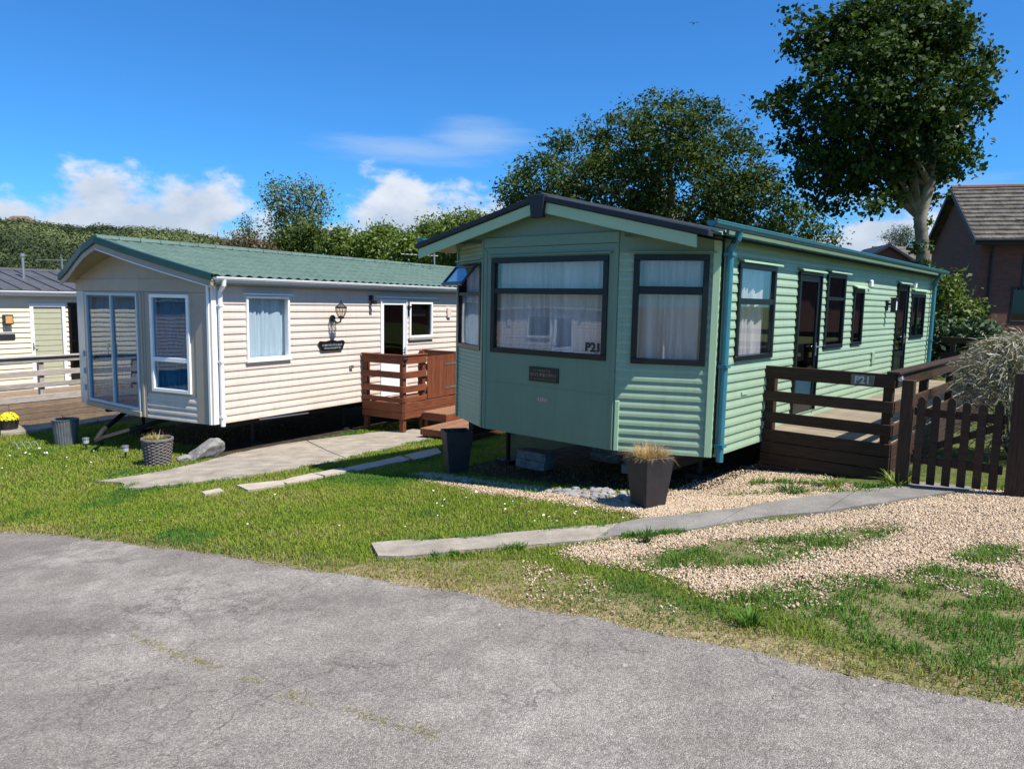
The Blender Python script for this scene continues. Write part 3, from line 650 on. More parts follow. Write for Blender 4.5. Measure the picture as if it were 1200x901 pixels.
def clad(fc, name, u0, u1, z0, z1, holes, pitch, amp, mt, off=0.0, wob=.0015):
    prof = [(0, amp), (.30, amp * .92), (.70, amp * .12), (.86, 0)]
    def o_at(z):
        t = ((z - z0) / pitch) % 1.0
        for i in range(len(prof) - 1):
            if prof[i][0] <= t <= prof[i + 1][0]:
                k = (t - prof[i][0]) / (prof[i + 1][0] - prof[i][0]); return prof[i][1] * (1 - k) + prof[i + 1][1] * k
        return 0.0
    zs = []
    k = 0
    while z0 + k * pitch < z1:
        for t, o in prof:
            z = z0 + (k + t) * pitch
            if z < z1: zs.append((z, o))
        z = z0 + (k + .995) * pitch
        if z < z1: zs.append((z, 0.0))
        k += 1
    zs.append((z1, o_at(z1 - 1e-5)))
    for h in holes:
        for z in (h[2], h[3]):
            if z0 < z < z1: zs.append((z, o_at(z)))
    zs.sort()
    us = sorted(set([u0, u1] + [u for h in holes for u in h[:2] if u0 < u < u1] + list(np.arange(u0 + .4, u1 - .1, .45))))
    mb = MB(); n = len(us); idx = {}
    for i, u in enumerate(us):
        for j, (z, o) in enumerate(zs):
            w = math.sin(u * 2.3 + z * 5.1) * wob + math.sin(u * 5.7 - z * 3.3) * wob * .6
            mb.v.append(tuple(fc.p(u, z, off + o + w)))
    m_ = len(zs)
    for i in range(n - 1):
        for j in range(m_ - 1):
            cu, cz = (us[i] + us[i + 1]) / 2, (zs[j][0] + zs[j + 1][0]) / 2
            if any(h[0] < cu < h[1] and h[2] < cz < h[3] for h in holes): continue
            mb.f.append((i * m_ + j, (i + 1) * m_ + j, (i + 1) * m_ + j + 1, i * m_ + j + 1)); mb.mi.append(0)
    return mb.build(name, mt, fc.root)

def flat(fc, name, pts, holes, mt, off=.012, th=.02):
    """flat sheet with rectangular openings; pts = u0,u1,z0,z1"""
    u0, u1, z0, z1 = pts
    us = sorted(set([u0, u1] + [h[i] for h in holes for i in (0, 1)])); zs = sorted(set([z0, z1] + [h[i] for h in holes for i in (2, 3)]))
    mb = MB()
    for i in range(len(us) - 1):
        for j in range(len(zs) - 1):
            cu, cz = (us[i] + us[i + 1]) / 2, (zs[j] + zs[j + 1]) / 2
            if any(h[0] < cu < h[1] and h[2] < cz < h[3] for h in holes): continue
            mb.poly([fc.p(us[i], zs[j], off), fc.p(us[i + 1], zs[j], off), fc.p(us[i + 1], zs[j + 1], off), fc.p(us[i], zs[j + 1], off)])
    for u in (u0, u1): mb.poly([fc.p(u, z0, off), fc.p(u, z1, off), fc.p(u, z1, off - th), fc.p(u, z0, off - th)])
    for z in (z0, z1): mb.poly([fc.p(u0, z, off), fc.p(u1, z, off), fc.p(u1, z, off - th), fc.p(u0, z, off - th)])
    return mb.build(name, mt, fc.root, weld=True)

def curtain_sheet(fc, parent, u0, u1, z0, z1, o, mt, folds=30, amp=.018, seed=0, name='curtain', gather=None):
    n = max(24, int(folds * 6)); mb = MB(); P = []
    r_ = random.Random(seed); ph = [r_.uniform(0, 6.28) for _ in range(4)]
    for i in range(n + 1):
        t = i / n; u = u0 + (u1 - u0) * t; row = []
        for k in range(5):
            s = k / 4
            w = math.sin(t * folds * 6.283 + ph[0] + 1.6 * math.sin(t * 11 + ph[1]) + .9 * math.sin(t * 29 + ph[2])) * amp * (.8 + .7 * math.sin(t * 13 + ph[2])) + math.sin(t * folds * .41 * 6.283 + ph[3] + .6 * s) * amp * .9
            row.append(fc.p(u, z0 + (z1 - z0) * s, o + w * (1.15 - .45 * s)))
        P.append(row)
    mb.grid(P)
    return mb.build(name, mt, parent, smooth=True)

def window(fc, u0, u1, z0, z1, mt, fw=.05, transoms=(), mullions=(), curtain=None, glassm='glass', proud=.03, name='window', folds=None, seed=1, skip=None, cz0=None, cdepth=.10, barw=.04):
    mb = MB(); o0, o1 = -.06, proud
    fc.box(mb, u0, u1, z0, z0 + fw, o0, o1); fc.box(mb, u0, u1, z1 - fw, z1, o0, o1)
    fc.box(mb, u0, u0 + fw, z0 + fw, z1 - fw, o0, o1); fc.box(mb, u1 - fw, u1, z0 + fw, z1 - fw, o0, o1)
    lv = [z0 + fw] + [t for t in transoms] + [z1 - fw]
    for t in transoms: fc.box(mb, u0 + fw, u1 - fw, t - barw / 2, t + barw / 2, o0, o1 - .004)
    for m_ in mullions: fc.box(mb, m_ - barw / 2, m_ + barw / 2, z0 + fw, z1 - fw, o0, o1 - .002)
    w = mb.build(name, mt, fc.root, bevel=.004)
    ulist = [u0 + fw] + list(mullions) + [u1 - fw]
    for i in range(len(ulist) - 1):
        for j in range(len(lv) - 1):
            if skip == (i, j): continue
            g = MB(); fc.box(g, ulist[i] + .001, ulist[i + 1] - .001, lv[j], lv[j + 1], .0, .006); g.build('pane', MT[glassm], w)
    if curtain: curtain_sheet(fc, w, u0 - .03, u1 + (.30 if abs(fc.n.x) > .9 else .11), cz0 if cz0 else z0 - .03, z1 + .02, -cdepth, MT[curtain], folds=folds or max(6, int((u1 - u0) * 17)), seed=seed)
    return w

def text_mesh(txt, size, fc, u, z, off, mt, name, parent, extrude=.002, bold=0.0):
    cu = bpy.data.curves.new('txt', 'FONT'); cu.body = txt; cu.size = size; cu.extrude = extrude; cu.align_x = 'CENTER'; cu.align_y = 'CENTER'; cu.offset = bold; cu.resolution_u = 2
    t = bpy.data.objects.new('txt', cu); COL.objects.link(t)
    dg = bpy.context.evaluated_depsgraph_get(); me = bpy.data.meshes.new_from_object(t.evaluated_get(dg))
    bpy.data.objects.remove(t); bpy.data.curves.remove(cu)
    me.materials.clear(); me.materials.append(mt)
    o = link(name, me, parent); c = fc.p(u, z, off)
    o.matrix_local = Matrix(((fc.d.x, 0, fc.n.x, c.x), (fc.d.y, 0, fc.n.y, c.y), (0, 1, 0, c.z), (0, 0, 0, 1)))
    return o

def under_room(root, h0, x0, x1, y0, y1, H):
    """lining, floor and ceiling so that openings show a dim room"""
    b = MB(); z0 = h0 + .02; z1 = h0 + H
    b.poly([(x0, y0, z0), (x1, y0, z0), (x1, y1, z0), (x0, y1, z0)]); b.poly([(x0, y0, z1), (x1, y0, z1), (x1, y1, z1), (x0, y1, z1)])
    b.poly([(x0, y1, z0), (x1, y1, z0), (x1, y1, z1), (x0, y1, z1)]); b.poly([(x0, y0, z0), (x0, y1, z0), (x0, y1, z1), (x0, y0, z1)])
    b.poly([(x0, 3.4, z0), (x1, 3.4, z0), (x1, 3.4, z1), (x0, 3.4, z1)])
    return b.build('floor_lining', MT['inside'], root)

def chassis(root, h0, x0, x1, y0, y1, gzl):
    b = MB()
    b.box(x0, x0 + .08, y0, y1, h0 - .17, h0 - .002); b.box(x1 - .08, x1, y0, y1, h0 - .17, h0 - .002)
    for y in np.arange(y0 + .3, y1 - .2, 1.1): b.box(x0 + .08, x1 - .08, y, y + .06, h0 - .12, h0 - .004)
    c = b.build('chassis', MT['chassis'], root)
    for y in (y0 + .7, y0 + 2.9, (y0 + y1) / 2 + 1.2, y1 - .6):
        for x in (x0 + .04, x1 - .04):
            s = MB(); zb = gzl(x, y)
            s.tube([(x, y, zb), (x, y, h0 - .17)], .03, 6); s.box(x - .11, x + .11, y - .11, y + .11, zb, zb + .05)
            s.build('jack_stand', MT['chassis'], root)
    ym = (y0 + y1) / 2
    for x in (x0 - .12, x1 + .12):
        w = MB(); zr = .24
        pr = [(.10, -.09), (.22, -.09), (.25, -.05), (.25, .05), (.22, .09), (.10, .09)]
        zc = gzl(x, ym) + .25
        P = [[(x + a, ym + r0 * math.cos(k * math.pi / 10), zc + r0 * math.sin(k * math.pi / 10)) for k in range(21)] for r0, a in pr]
        w.grid(P); w.build('wheel', MT['rubber'], root, smooth=True)
    return c

def half_gutter(root, name, x, y0, y1, z, mt, r=.055, side=1):
    b = MB(); P = []
    for k in range(9):
        a = math.pi * k / 8
        P.append([(x + r * side * (1 - math.cos(a)) , y, z - r * math.sin(a)) for y in (y0, y1)])
    b.grid(P)
    P2 = [[(p[0] + (0.004 if i > 4 else -.004) * side, p[1], p[2] - .004) for p in row] for i, row in enumerate(P)]
    b.grid(P2, flip=True)
    for y in (y0, y1): b.poly([(x + r * side * (1 - math.cos(math.pi * k / 8)), y, z - r * math.sin(math.pi * k / 8)) for k in range(9)])
    b.tube([(x + 2 * r * side, y0, z), (x + 2 * r * side, y1, z)], .008, 6)
    return b.build(name, mt, root, smooth=False)
# ---------------------------------------------------------------- green caravan
gzc = float(gz(*loc2w(G0, GTH, 0, 0)))
GB = gzc                                            # empty at ground level under the near corner
green = empty('caravan', (G0[0], G0[1], GB), -GTH)
tag(green, 'pale green static caravan with dark framed windows and P21 in its front window', 'caravan', 'static caravans on the site')
H0 = G0[2] - GB; GL = 9.1
def gzl_green(x, y):
    w = loc2w(G0, GTH, x, y); return float(gz(w[0], w[1])) - GB
FLf = Facet(green, (-3.43, -.28), (-2.61, -.68), H0); FCf = Facet(green, (-2.61, -.68), (-.85, -.68), H0)
FRf = Facet(green, (-.85, -.68), (0, -.27), H0); FSf = Facet(green, (0, -.27), (0, GL), H0)
GP = .0875
# holes
hC = (.12, 1.65, .88, 1.91); hR = (.14, .84, .87, 1.91); hL = (.06, .85, .88, 1.88)
clad(FLf, 'wall_panel', 0, FLf.len, 0, 2.13, [hL], .047, .009, MT['green'])
clad(FRf, 'wall_panel', 0, FRf.len, 0, 1.93, [hR], GP, .013, MT['green'])
flat(FRf, 'header_panel', (0, FRf.len, 1.93, 2.13), [], MT['greenshade'], .010)
flat(FCf, 'front_panel', (0, FCf.len, 0, 2.02), [hC], MT['greenshade'], .014)
b = MB(); FCf.box(b, 0, FCf.len, 2.024, 2.13, -.01, .022); b.build('header_panel', MT['greenshade'], green, bevel=.004)
for zs_ in (.545, 1.95):
    b = MB(); FCf.box(b, 0, FCf.len, zs_, zs_ + .007, .012, .018); b.build('panel_seam', MT['greenshade'], green)
# gable infill up to the roof
def zroof(x): return 2.50 - .235 * abs(x + 1.73)
def gable(y, xa, xb, z0, mt, nm):
    b = MB(); xs = [xa, xa + .02] + [x for x in (-1.73,) if xa < x < xb] + [xb - .02, xb]
    pts = [(xa, y, H0 + z0), (xb, y, H0 + z0)] + [(x, y, H0 + zroof(x) - .02) for x in sorted(xs, reverse=True) if xa <= x <= xb]
    b.poly(pts); return b.build(nm, mt, green)
gable(-.672, -3.42, -.01, 2.13, MT['greenshade'], 'gable_panel')
b = MB(); b.poly([(-3.43, -.28, H0 + 2.128), (-2.61, -.68, H0 + 2.128), (-.85, -.68, H0 + 2.128), (0, -.27, H0 + 2.128), (0, .3, H0 + 2.128), (-3.43, .3, H0 + 2.128)]); b.build('soffit', MT['greenshade'], green)
# side wall with its openings (u = l + .27)
O = .27
sw = [(.10 + O, 1.05 + O, .90, 1.86), (1.74 + O, 2.52 + O, .19, 1.85), (2.75 + O, 3.50 + O, .92, 1.88), (3.90 + O, 4.38 + O, .93, 1.71), (6.26 + O, 6.97 + O, .22, 1.85), (7.28 + O, 8.30 + O, .94, 1.71)]
clad(FSf, 'wall_panel', .03, FSf.len, 0, 2.14, sw, GP, .011, MT['green'])
bk = Facet(green, (0, GL), (-3.43, GL), H0); clad(bk, 'wall_panel', 0, bk.len, 0, 2.14, [], GP, .010, MT['green'])
lf = Facet(green, (-3.43, GL), (-3.43, -.28), H0); clad(lf, 'wall_panel', 0, lf.len, 0, 2.14, [], GP, .010, MT['green'])
# underside
b = MB(); b.poly([(-3.42, -.27, H0 + .004), (-2.6, -.66, H0 + .004), (-.86, -.66, H0 + .004), (-.01, -.26, H0 + .004), (-.01, GL, H0 + .004), (-3.42, GL, H0 + .004)]); b.build('floor', MT['chassis'], green)
under_room(green, H0, -3.36, -.06, -.2, GL - .05, 2.1)
# corner trims
def trim(fc, u0, u1, z0, z1, mt, o=.026, name='corner_trim'):
    b = MB(); fc.box(b, u0, u1, z0, z1, -.01, o); return b.build(name, mt, fc.root, bevel=.006)
trim(FRf, FRf.len - .075, FRf.len - .004, 0, 2.12, MT['greentrim'], .030)
b = MB(); FSf.box(b, -.006, .03, .03, 2.12, -.01, .012); b.build('drip_seal', MT['blacktrim'], green)
trim(FSf, .034, .085, 0, 2.12, MT['greentrim'], .024)
trim(FLf, .004, .05, 0, 2.12, MT['greenshade'], .022); trim(FLf, FLf.len - .055, FLf.len - .004, 0, 2.12, MT['greenshade'], .024)
trim(FRf, .004, .05, 0, .5, MT['greentrim'], .022); trim(FCf, FCf.len - .05, FCf.len - .004, .002, 2.0, MT['greenshade'], .024); trim(FCf, .004, .05, .002, 2.0, MT['greenshade'], .024)
trim(FSf, FSf.len - .06, FSf.len - .004, 0, 2.12, MT['greentrim'], .022)
# windows and doors
DG = MT['darkgreen']
w1 = window(FCf, *hC, DG, fw=.055, transoms=(1.555,), curtain='curtain', folds=23, seed=3, barw=.06, proud=.035)
text_mesh('P21', .125, FCf, 1.49, 1.0, .012, MT['blacktrim'], 'lettering', w1, bold=.004)
window(FRf, *hR, DG, fw=.055, transoms=(1.575,), curtain='curtain', folds=13, seed=4, barw=.075, proud=.035)
wl = window(FLf, *hL, DG, fw=.05, transoms=(1.52,), curtain='curtain', folds=12, seed=5, skip=(0, 1), proud=.03)
# open top light, hinged at its top edge
sz0, sz1 = 1.54, 1.85; ang = R(40); Ls = sz1 - sz0
def sp(u, t, o): # t along the sash down from hinge
    return FLf.p(u, sz1 - t * math.cos(ang) + o * math.sin(ang), .035 + t * math.sin(ang) + o * math.cos(ang))
b = MB()
def sbox(u0, u1, t0, t1, o0, o1, mi=0):
    b.hexa([sp(u0, t1, o1), sp(u1, t1, o1), sp(u1, t1, o0), sp(u0, t1, o0), sp(u0, t0, o1), sp(u1, t0, o1), sp(u1, t0, o0), sp(u0, t0, o0)], mi)
sbox(.09, .81, 0, .04, 0, .025); sbox(.09, .81, Ls - .04, Ls, 0, .025); sbox(.09, .13, .04, Ls - .04, 0, .025); sbox(.77, .81, .04, Ls - .04, 0, .025)
sbox(.13, .77, .04, Ls - .04, .008, .014, 1)
b.build('sash', [DG, MT['glassblue']], wl)
window(FSf, *sw[0], DG, fw=.05, transoms=(1.49,), curtain='curtain', folds=14, seed=6, barw=.06, cz0=.9)
window(FSf, *sw[2], DG, fw=.055, transoms=(1.56,), glassm='glassdark', curtain='darkcurtain', cdepth=.5)
window(FSf, *sw[3], DG, fw=.05, glassm='glassdark', curtain='darkcurtain', cdepth=.3)
window(FSf, *sw[5], DG, fw=.05, mullions=(7.72 + O,), glassm='glassdark', curtain='darkcurtain', cdepth=.3)
def door(fc, u0, u1, z0, z1, mt, gz0, gm, panel_mt=None):
    b = MB(); o0, o1 = -.05, .03; fw = .07
    fc.box(b, u0, u0 + .03, z0, z1, o0, .04); fc.box(b, u1 - .03, u1, z0, z1, o0, .04); fc.box(b, u0 + .03, u1 - .03, z1 - .03, z1, o0, .04)
    a0, a1 = u0 + .035, u1 - .035; t1 = z1 - .035; t0 = z0 + .01
    fc.box(b, a0, a0 + fw, t0, t1, -.02, .02); fc.box(b, a1 - fw, a1, t0, t1, -.02, .02)
    fc.box(b, a0 + fw, a1 - fw, t1 - fw, t1, -.02, .019); fc.box(b, a0 + fw, a1 - fw, t0, t0 + .12, -.02, .019)
    fc.box(b, a0 + fw, a1 - fw, gz0 - .08, gz0, -.02, .019)
    d = b.build('door', mt, fc.root, bevel=.004)
    g = MB(); fc.box(g, a0 + fw, a1 - fw, gz0, t1 - fw, .0, .006); g.build('pane', MT[gm], d)
    if panel_mt:
        g = MB(); fc.box(g, a0 + fw, a1 - fw, t0 + .12, gz0 - .08, -.015, .005)
        g.build('door_panel', panel_mt, d, bevel=.004)
    h = MB(); hz = (z0 + z1) / 2 - .08; uh = a1 - fw / 2
    fc.box(h, uh - .015, uh + .015, hz - .08, hz + .08, .02, .028); h.tube([fc.p(uh, hz + .03, .02), fc.p(uh, hz + .03, .06), fc.p(uh - .11, hz + .03, .06)], .009, 6)
    h.build('handle', MT['metal'], d)
    return d
d1 = door(FSf, *sw[1], DG, .72, 'glassdark', M('dark_blue_door_panel', (.012, .05, .085), rough=.4))
curtain_sheet(FSf, d1, sw[1][0] + .1, sw[1][1] - .1, .8, 1.0, -.12, MT['curtain'], folds=6, amp=.01, seed=9, name='half_curtain')
door(FSf, *sw[4], DG, .75, 'glassdark', DG)
for (u0, u1, z) in ((.08, 1.1, 1.895), (1.72, 2.56, 1.885), (2.72, 3.56, 1.91), (3.86, 4.44, 1.745), (6.22, 7.02, 1.885), (7.2, 8.4, 1.79)):
    b = MB(); p = [FSf.p(u0 + O, z, .01), FSf.p(u1 + O, z, .01), FSf.p(u1 + O, z - .03, .075), FSf.p(u0 + O, z - .03, .075)]
    b.prism(p, (0, 0, .014)); b.build('drip_rail', MT['greentrim'], green)
for fc, u0, u1, z in ((FCf, .08, 1.69, 1.925), (FRf, .09, .90, 1.925), (FLf, .02, .9, 1.905)):
    b = MB(); fc.box(b, u0, u1, z, z + .014, -.005, .05); b.build('drip_rail', MT['greenshade'], green)
# plates on the front
b = MB(); FCf.box(b, .69, 1.08, .605, .76, .012, .03); pl = b.build('name_plate', MT['brownpl'], green, bevel=.003)
b = MB()
rp_ = random.Random(5)
for z0, hgt, ua, ub, wd in ((.715, .018, .76, .98, .018), (.660, .038, .72, 1.05, .030), (.628, .010, .72, 1.05, .012)):
    u = ua
    while u < ub:
        w = wd * rp_.uniform(.6, 1.1)
        FCf.box(b, u, u + w * .34, z0, z0 + hgt, .03, .032)
        if rp_.random() < .6: FCf.box(b, u + w * .34, u + w * .8, z0 + hgt * rp_.choice((0, .4, .75)), z0 + hgt * rp_.choice((.8, 1.0)), .03, .0315)
        u += w + .006
b.build('lettering', MT['gold'], pl)['kind'] = 'stuff'
b = MB(); FCf.box(b, .79, .985, .388, .448, .012, .016); st = b.build('sticker', MT['greenshade'], green)
b = MB()
for u, w, z0, z1 in ((.80, .008, .40, .43), (.815, .012, .395, .44), (.84, .022, .392, .432), (.868, .02, .398, .44), (.894, .008, .396, .436), (.908, .02, .396, .43), (.934, .006, .396, .436), (.948, .012, .396, .40)): FCf.box(b, u, u + w, z0, z1, .016, .018)
b.build('lettering', MT['pink'], st)['kind'] = 'stuff'
# roof
YF, YB = -.84, GL + .16; XL, XR, XM = -3.56, .15, -1.73
b = MB(); P = []
for x in (XL, -2.65, XM, -.8, XR):
    P.append([(x, y, H0 + zroof(x)) for y in np.arange(YF, YB + .01, (YB - YF) / 24)])
b.grid(P)
for k in range(25):
    y = YF + k * (YB - YF) / 24
    if 0 < k < 24:
        for xa, xb in ((XL + .1, XM), (XM, XR - .1)):
            b.hexa([(xa, y - .012, H0 + zroof(xa)), (xb, y - .012, H0 + zroof(xb)), (xb, y + .012, H0 + zroof(xb)), (xa, y + .012, H0 + zroof(xa)), (xa, y - .01, H0 + zroof(xa) + .02), (xb, y - .01, H0 + zroof(xb) + .02), (xb, y + .01, H0 + zroof(xb) + .02), (xa, y + .01, H0 + zroof(xa) + .02)])
b.grid([[(p[0], p[1], p[2] - .03) for p in row] for row in P], flip=True)
rf = b.build('roof', MT['roofgreen'], green)
b = MB(); b.tube([(XM, YF, H0 + 2.505), (XM, YB, H0 + 2.505)], .045, 8); b.build('ridge_cap', MT['slate'], rf)
def barge(xa, xb, zt0, zt1, y0, y1, mt, nm):
    b = MB(); b.hexa([(xa, y0, H0 + zroof(xa) + zt0), (xb, y0, H0 + zroof(xb) + zt0), (xb, y1, H0 + zroof(xb) + zt0), (xa, y1, H0 + zroof(xa) + zt0), (xa, y0, H0 + zroof(xa) + zt1), (xb, y0, H0 + zroof(xb) + zt1), (xb, y1, H0 + zroof(xb) + zt1), (xa, y1, H0 + zroof(xa) + zt1)])
    return b.build(nm, mt, green, bevel=.004)
for xa, xb in ((XL, XM), (XM, XR)):
    barge(xa, xb, -.032, .022, YF - .035, YF + .05, MT['slate'], 'roof_edge')
barge(XL + .02, XM - .07, -.15, -.038, YF, YF + .022, MT['greentrim'], 'barge_board'); barge(XM + .07, XR - .13, -.15, -.038, YF, YF + .022, MT['greentrim'], 'barge_board')
for xa, xb in ((XL + .02, XM), (XM, XR - .02)):
    b = MB(); b.poly([(xa, YF + .02, H0 + zroof(xa) - .055), (xb, YF + .02, H0 + zroof(xb) - .055), (xb, -.25, H0 + zroof(xb) - .055), (xa, -.25, H0 + zroof(xa) - .055)]); b.build('soffit', MT['greenshade'], green)
b = MB(); b.hexa([(XM - .075, YF - .045, H0 + 2.29), (XM + .075, YF - .045, H0 + 2.29), (XM + .075, YF + .02, H0 + 2.29), (XM - .075, YF + .02, H0 + 2.29), (XM - .10, YF - .045, H0 + 2.52), (XM + .10, YF - .045, H0 + 2.52), (XM + .10, YF + .02, H0 + 2.52), (XM - .10, YF + .02, H0 + 2.52)]); b.build('finial', MT['slate'], green, bevel=.006)
half_gutter(green, 'gutter', .095, YF + .02, YB, H0 + 2.165, MT['teal'], .05, 1)
half_gutter(green, 'gutter', -3.49, YF + .02, YB, H0 + 2.165, MT['teal'], .05, -1)
b = MB(); b.box(.02, .05, -.25, GL, H0 + 2.06, H0 + 2.135); b.build('fascia', MT['greenshade'], green)
for y in (.02, GL - .08):
    b = MB(); b.tube([(.145, y - .26, H0 + 2.12), (.13, y - .26, H0 + 2.05), (.062, y - .25, H0 + 1.97), (.062, y - .25, H0 - .04)], .036, 10)
    for z in (1.9, .86, .1): b.box(.02, .105, y - .295, y - .205, H0 + z, H0 + z + .03)
    b.build('downpipe', MT['teal'], green, smooth=False)
# lamp and small fittings on the side
b = MB(); FSf.box(b, 5.6 + O, 5.70 + O, 1.42, 1.58, .0, .03); FSf.box(b, 5.61 + O, 5.69 + O, 1.40, 1.60, .08, .15); FSf.box(b, 5.63 + O, 5.67 + O, 1.5, 1.54, .03, .08); FSf.box(b, 5.60 + O, 5.70 + O, 1.60, 1.62, .07, .16)
lp = b.build('wall_lamp', MT['iron'], green)
b = MB(); FSf.box(b, 5.62 + O, 5.68 + O, 1.43, 1.56, .152, .156); b.build('pane', MT['white'], lp)
for u, z in ((4.62, 1.80), (7.35, 1.86)):
    b = MB(); FSf.box(b, u + O - .04, u + O + .04, z - .05, z + .05, .01, .06); b.build('vent_cover', MT['white'], green, bevel=.01)
b = MB(); FSf.box(b, .32 + O, .46 + O, .55, .58, .01, .02); b.build('badge', MT['greentrim'], green)
b = MB(); FSf.box(b, 5.0 + O, 5.12 + O, .62, .80, .008, .03); b.build('service_hatch', MT['green'], green, bevel=.004)
chassis(green, H0, -3.1, -.35, -.4, GL - .2, gzl_green)
for x, y in ((-2.45, .1), (-1.9, .9), (-1.0, .2)):
    zb = gzl_green(x, y)
    for k in range(2):
        b = MB(); b.box(x - .22 + .02 * k, x + .22 + .02 * k, y - .11, y + .11, zb + .11 * k, zb + .11 * k + .105); b.build('support_block', MT['stone'], green, bevel=.006)
for y in (3.3, 6.6):
    b = MB(); b.box(-.45, -.2, y, y + .25, H0 + zroof(-.3) + .0, H0 + zroof(-.3) + .06); b.build('roof_vent', MT['slate'], rf, bevel=.01)

# ---------------------------------------------------------------- cream caravan
CB = float(gz(*loc2w(C0, CTH, 0, 0)))
cream = empty('caravan', (C0[0], C0[1], CB), -CTH)
tag(cream, 'cream static caravan with green tiled roof and full height patio doors in front', 'caravan', 'static caravans on the site')
K0 = C0[2] - CB; CL = 9.2
def gzl_cream(x, y):
    w = loc2w(C0, CTH, x, y); return float(gz(w[0], w[1])) - CB
KR = Facet(cream, (-1.5, -.14), (0, 0), K0); KC = Facet(cream, (-3.5, .11), (-1.5, -.14), K0); KS = Facet(cream, (0, 0), (0, CL), K0)
KW = Facet(cream, (-3.9, .22), (-3.5, .11), K0); KB_ = Facet(cream, (0, CL), (-3.9, CL), K0); KL = Facet(cream, (-3.9, CL), (-3.9, .22), K0)
CP_ = .115
hW = (.24, 1.09, .44, 1.97); hP = (.12, 1.97, .09, 1.98)
clad(KR, 'wall_panel', .1, 1.2, 0, .40, [], .10, .016, MT['cream'])
flat(KR, 'wall_panel', (.1, 1.2, .40, 2.0), [hW], MT['grey'], .008)
flat(KR, 'corner_panel', (1.2, KR.len, 0, 2.0), [], MT['grey'], .016)
flat(KR, 'corner_panel', (0, .1, 0, 2.0), [], MT['grey'], .016)
flat(KC, 'wall_panel', (0, KC.len, 0, 2.0), [hP], MT['grey'], .012)
flat(KW, 'corner_panel', (0, KW.len, 0, 2.0), [], MT['bluegrey'], .012)
for fc in (KR, KC, KW):
    b = MB(); fc.box(b, 0, fc.len, 2.004, 2.2, -.02, .02); b.build('header_panel', MT['grey'], cream)
holes = [(.64, 1.53, .945, 1.97), (3.86, 4.68, .02, 1.955), (4.76, 5.56, 1.17, 1.92)]
clad(KS, 'wall_panel', .10, KS.len, 0, 2.2, holes, CP_, .0125, MT['cream'])
clad(KB_, 'wall_panel', 0, KB_.len, 0, 2.2, [], CP_, .016, MT['cream']); clad(KL, 'wall_panel', 0, KL.len, 0, 2.2, [], CP_, .016, MT['cream'])
b = MB(); b.poly([(-3.89, .24, K0 + .004), (-3.5, .13, K0 + .004), (-1.5, -.12, K0 + .004), (-.01, .02, K0 + .004), (-.01, CL, K0 + .004), (-3.89, CL, K0 + .004)]); b.build('floor', MT['chassis'], cream)
under_room(cream, K0, -3.84, -.07, .25, CL - .06, 2.15)
WH = MT['white']
trim(KR, KR.len - .05, KR.len - .002, 0, 2.15, WH, .035); trim(KS, .002, .10, 0, 2.16, WH, .028)
trim(KR, .0, .05, 0, 2.0, MT['grey'], .03)
window(KR, *hW, WH, fw=.055, transoms=(.955,), curtain='darkcurtain', glassm='glassblue', folds=14, seed=8, proud=.04, barw=.07)
pd = window(KC, *hP, MT['bluegrey'], fw=.05, mullions=(1.06,), curtain='darkcurtain', glassm='glassblue', name='patio_door', folds=26, cdepth=.12, proud=.04, barw=.05)
b = MB(); b.tube([KC.p(1.0, .95, .04), KC.p(1.0, .95, .075), KC.p(1.0, 1.12, .075), KC.p(1.0, 1.12, .04)], .011, 6); b.build('handle', MT['metal'], pd)
b = MB(); KC.box(b, .05, 2.0, -.0, .085, .0, .06); b.build('door_sill', MT['grey'], cream, bevel=.005)
b = MB()
for z in (.25, .55, .85): KW.box(b, .30, .36, z, z + .1, .01, .04)
b.build('socket_box', MT['bluegrey'], cream, bevel=.005)
window(KS, *holes[0], WH, fw=.04, curtain='bluecurtain', glassm='glass', folds=12, seed=10, proud=.04)
b = MB(); KS.box(b, .60, 1.58, 1.985, 2.01, 0, .075); b.build('drip_rail', WH, cream); b = MB(); KS.box(b, 3.78, 5.66, 1.985, 2.01, 0, .075); b.build('drip_rail', WH, cream)
b = MB(); KS.box(b, .62, 1.55, .915, .945, 0, .06); b.build('sill', WH, cream, bevel=.004)
cd = door(KS, *holes[1], WH, .80, 'glassdark', WH)
kw = window(KS, *holes[2], WH, fw=.05, glassm='glassdark', proud=.04)
b = MB(); KS.box(b, 4.82, 5.48, 1.62, 1.76, -.12, -.10); b.build('blind', MT['render'], kw)
b = MB(); KS.box(b, 4.74, 5.58, 1.125, 1.165, 0, .05); b.build('sill', MT['grey'], cream)
# porch light, wall lantern, plaque and fittings
b = MB(); KS.box(b, 3.52, 3.62, 1.93, 2.03, .015, .05); KS.box(b, 3.53, 3.61, 1.86, 1.94, .05, .15); KS.box(b, 3.55, 3.59, 1.92, 1.99, .05, .09); b.build('security_light', MT['iron'], cream, bevel=.006)
b = MB()
b.tube([KS.p(2.53, 1.60, .02), KS.p(2.53, 1.60, .05)], .06, 12); b.tube([KS.p(2.53, 1.58, .05), KS.p(2.53, 1.52, .14), KS.p(2.53, 1.54, .22), KS.p(2.53, 1.60, .24)], .016, 7)
b.lathe([(.0, 0), (.05, .01), (.06, .04), (.02, .06)], 12, tuple(KS.p(2.53, 1.59, .24))); b.lathe([(.10, 0), (.105, .02), (.10, .035)], 14, tuple(KS.p(2.53, 1.78, .24))); b.lathe([(.02, .20), (.012, .26), (0, .275)], 10, tuple(KS.p(2.53, 1.66, .24)))
for k in range(6):
    a = k * math.pi / 3; c = KS.p(2.53, 1.64, .24)
    b.tube([c + Vector((math.cos(a) * r_, math.sin(a) * r_, z)) for r_, z in ((.055, 0), (.092, .07), (.10, .14), (.06, .20), (.02, .23))], .006, 5)
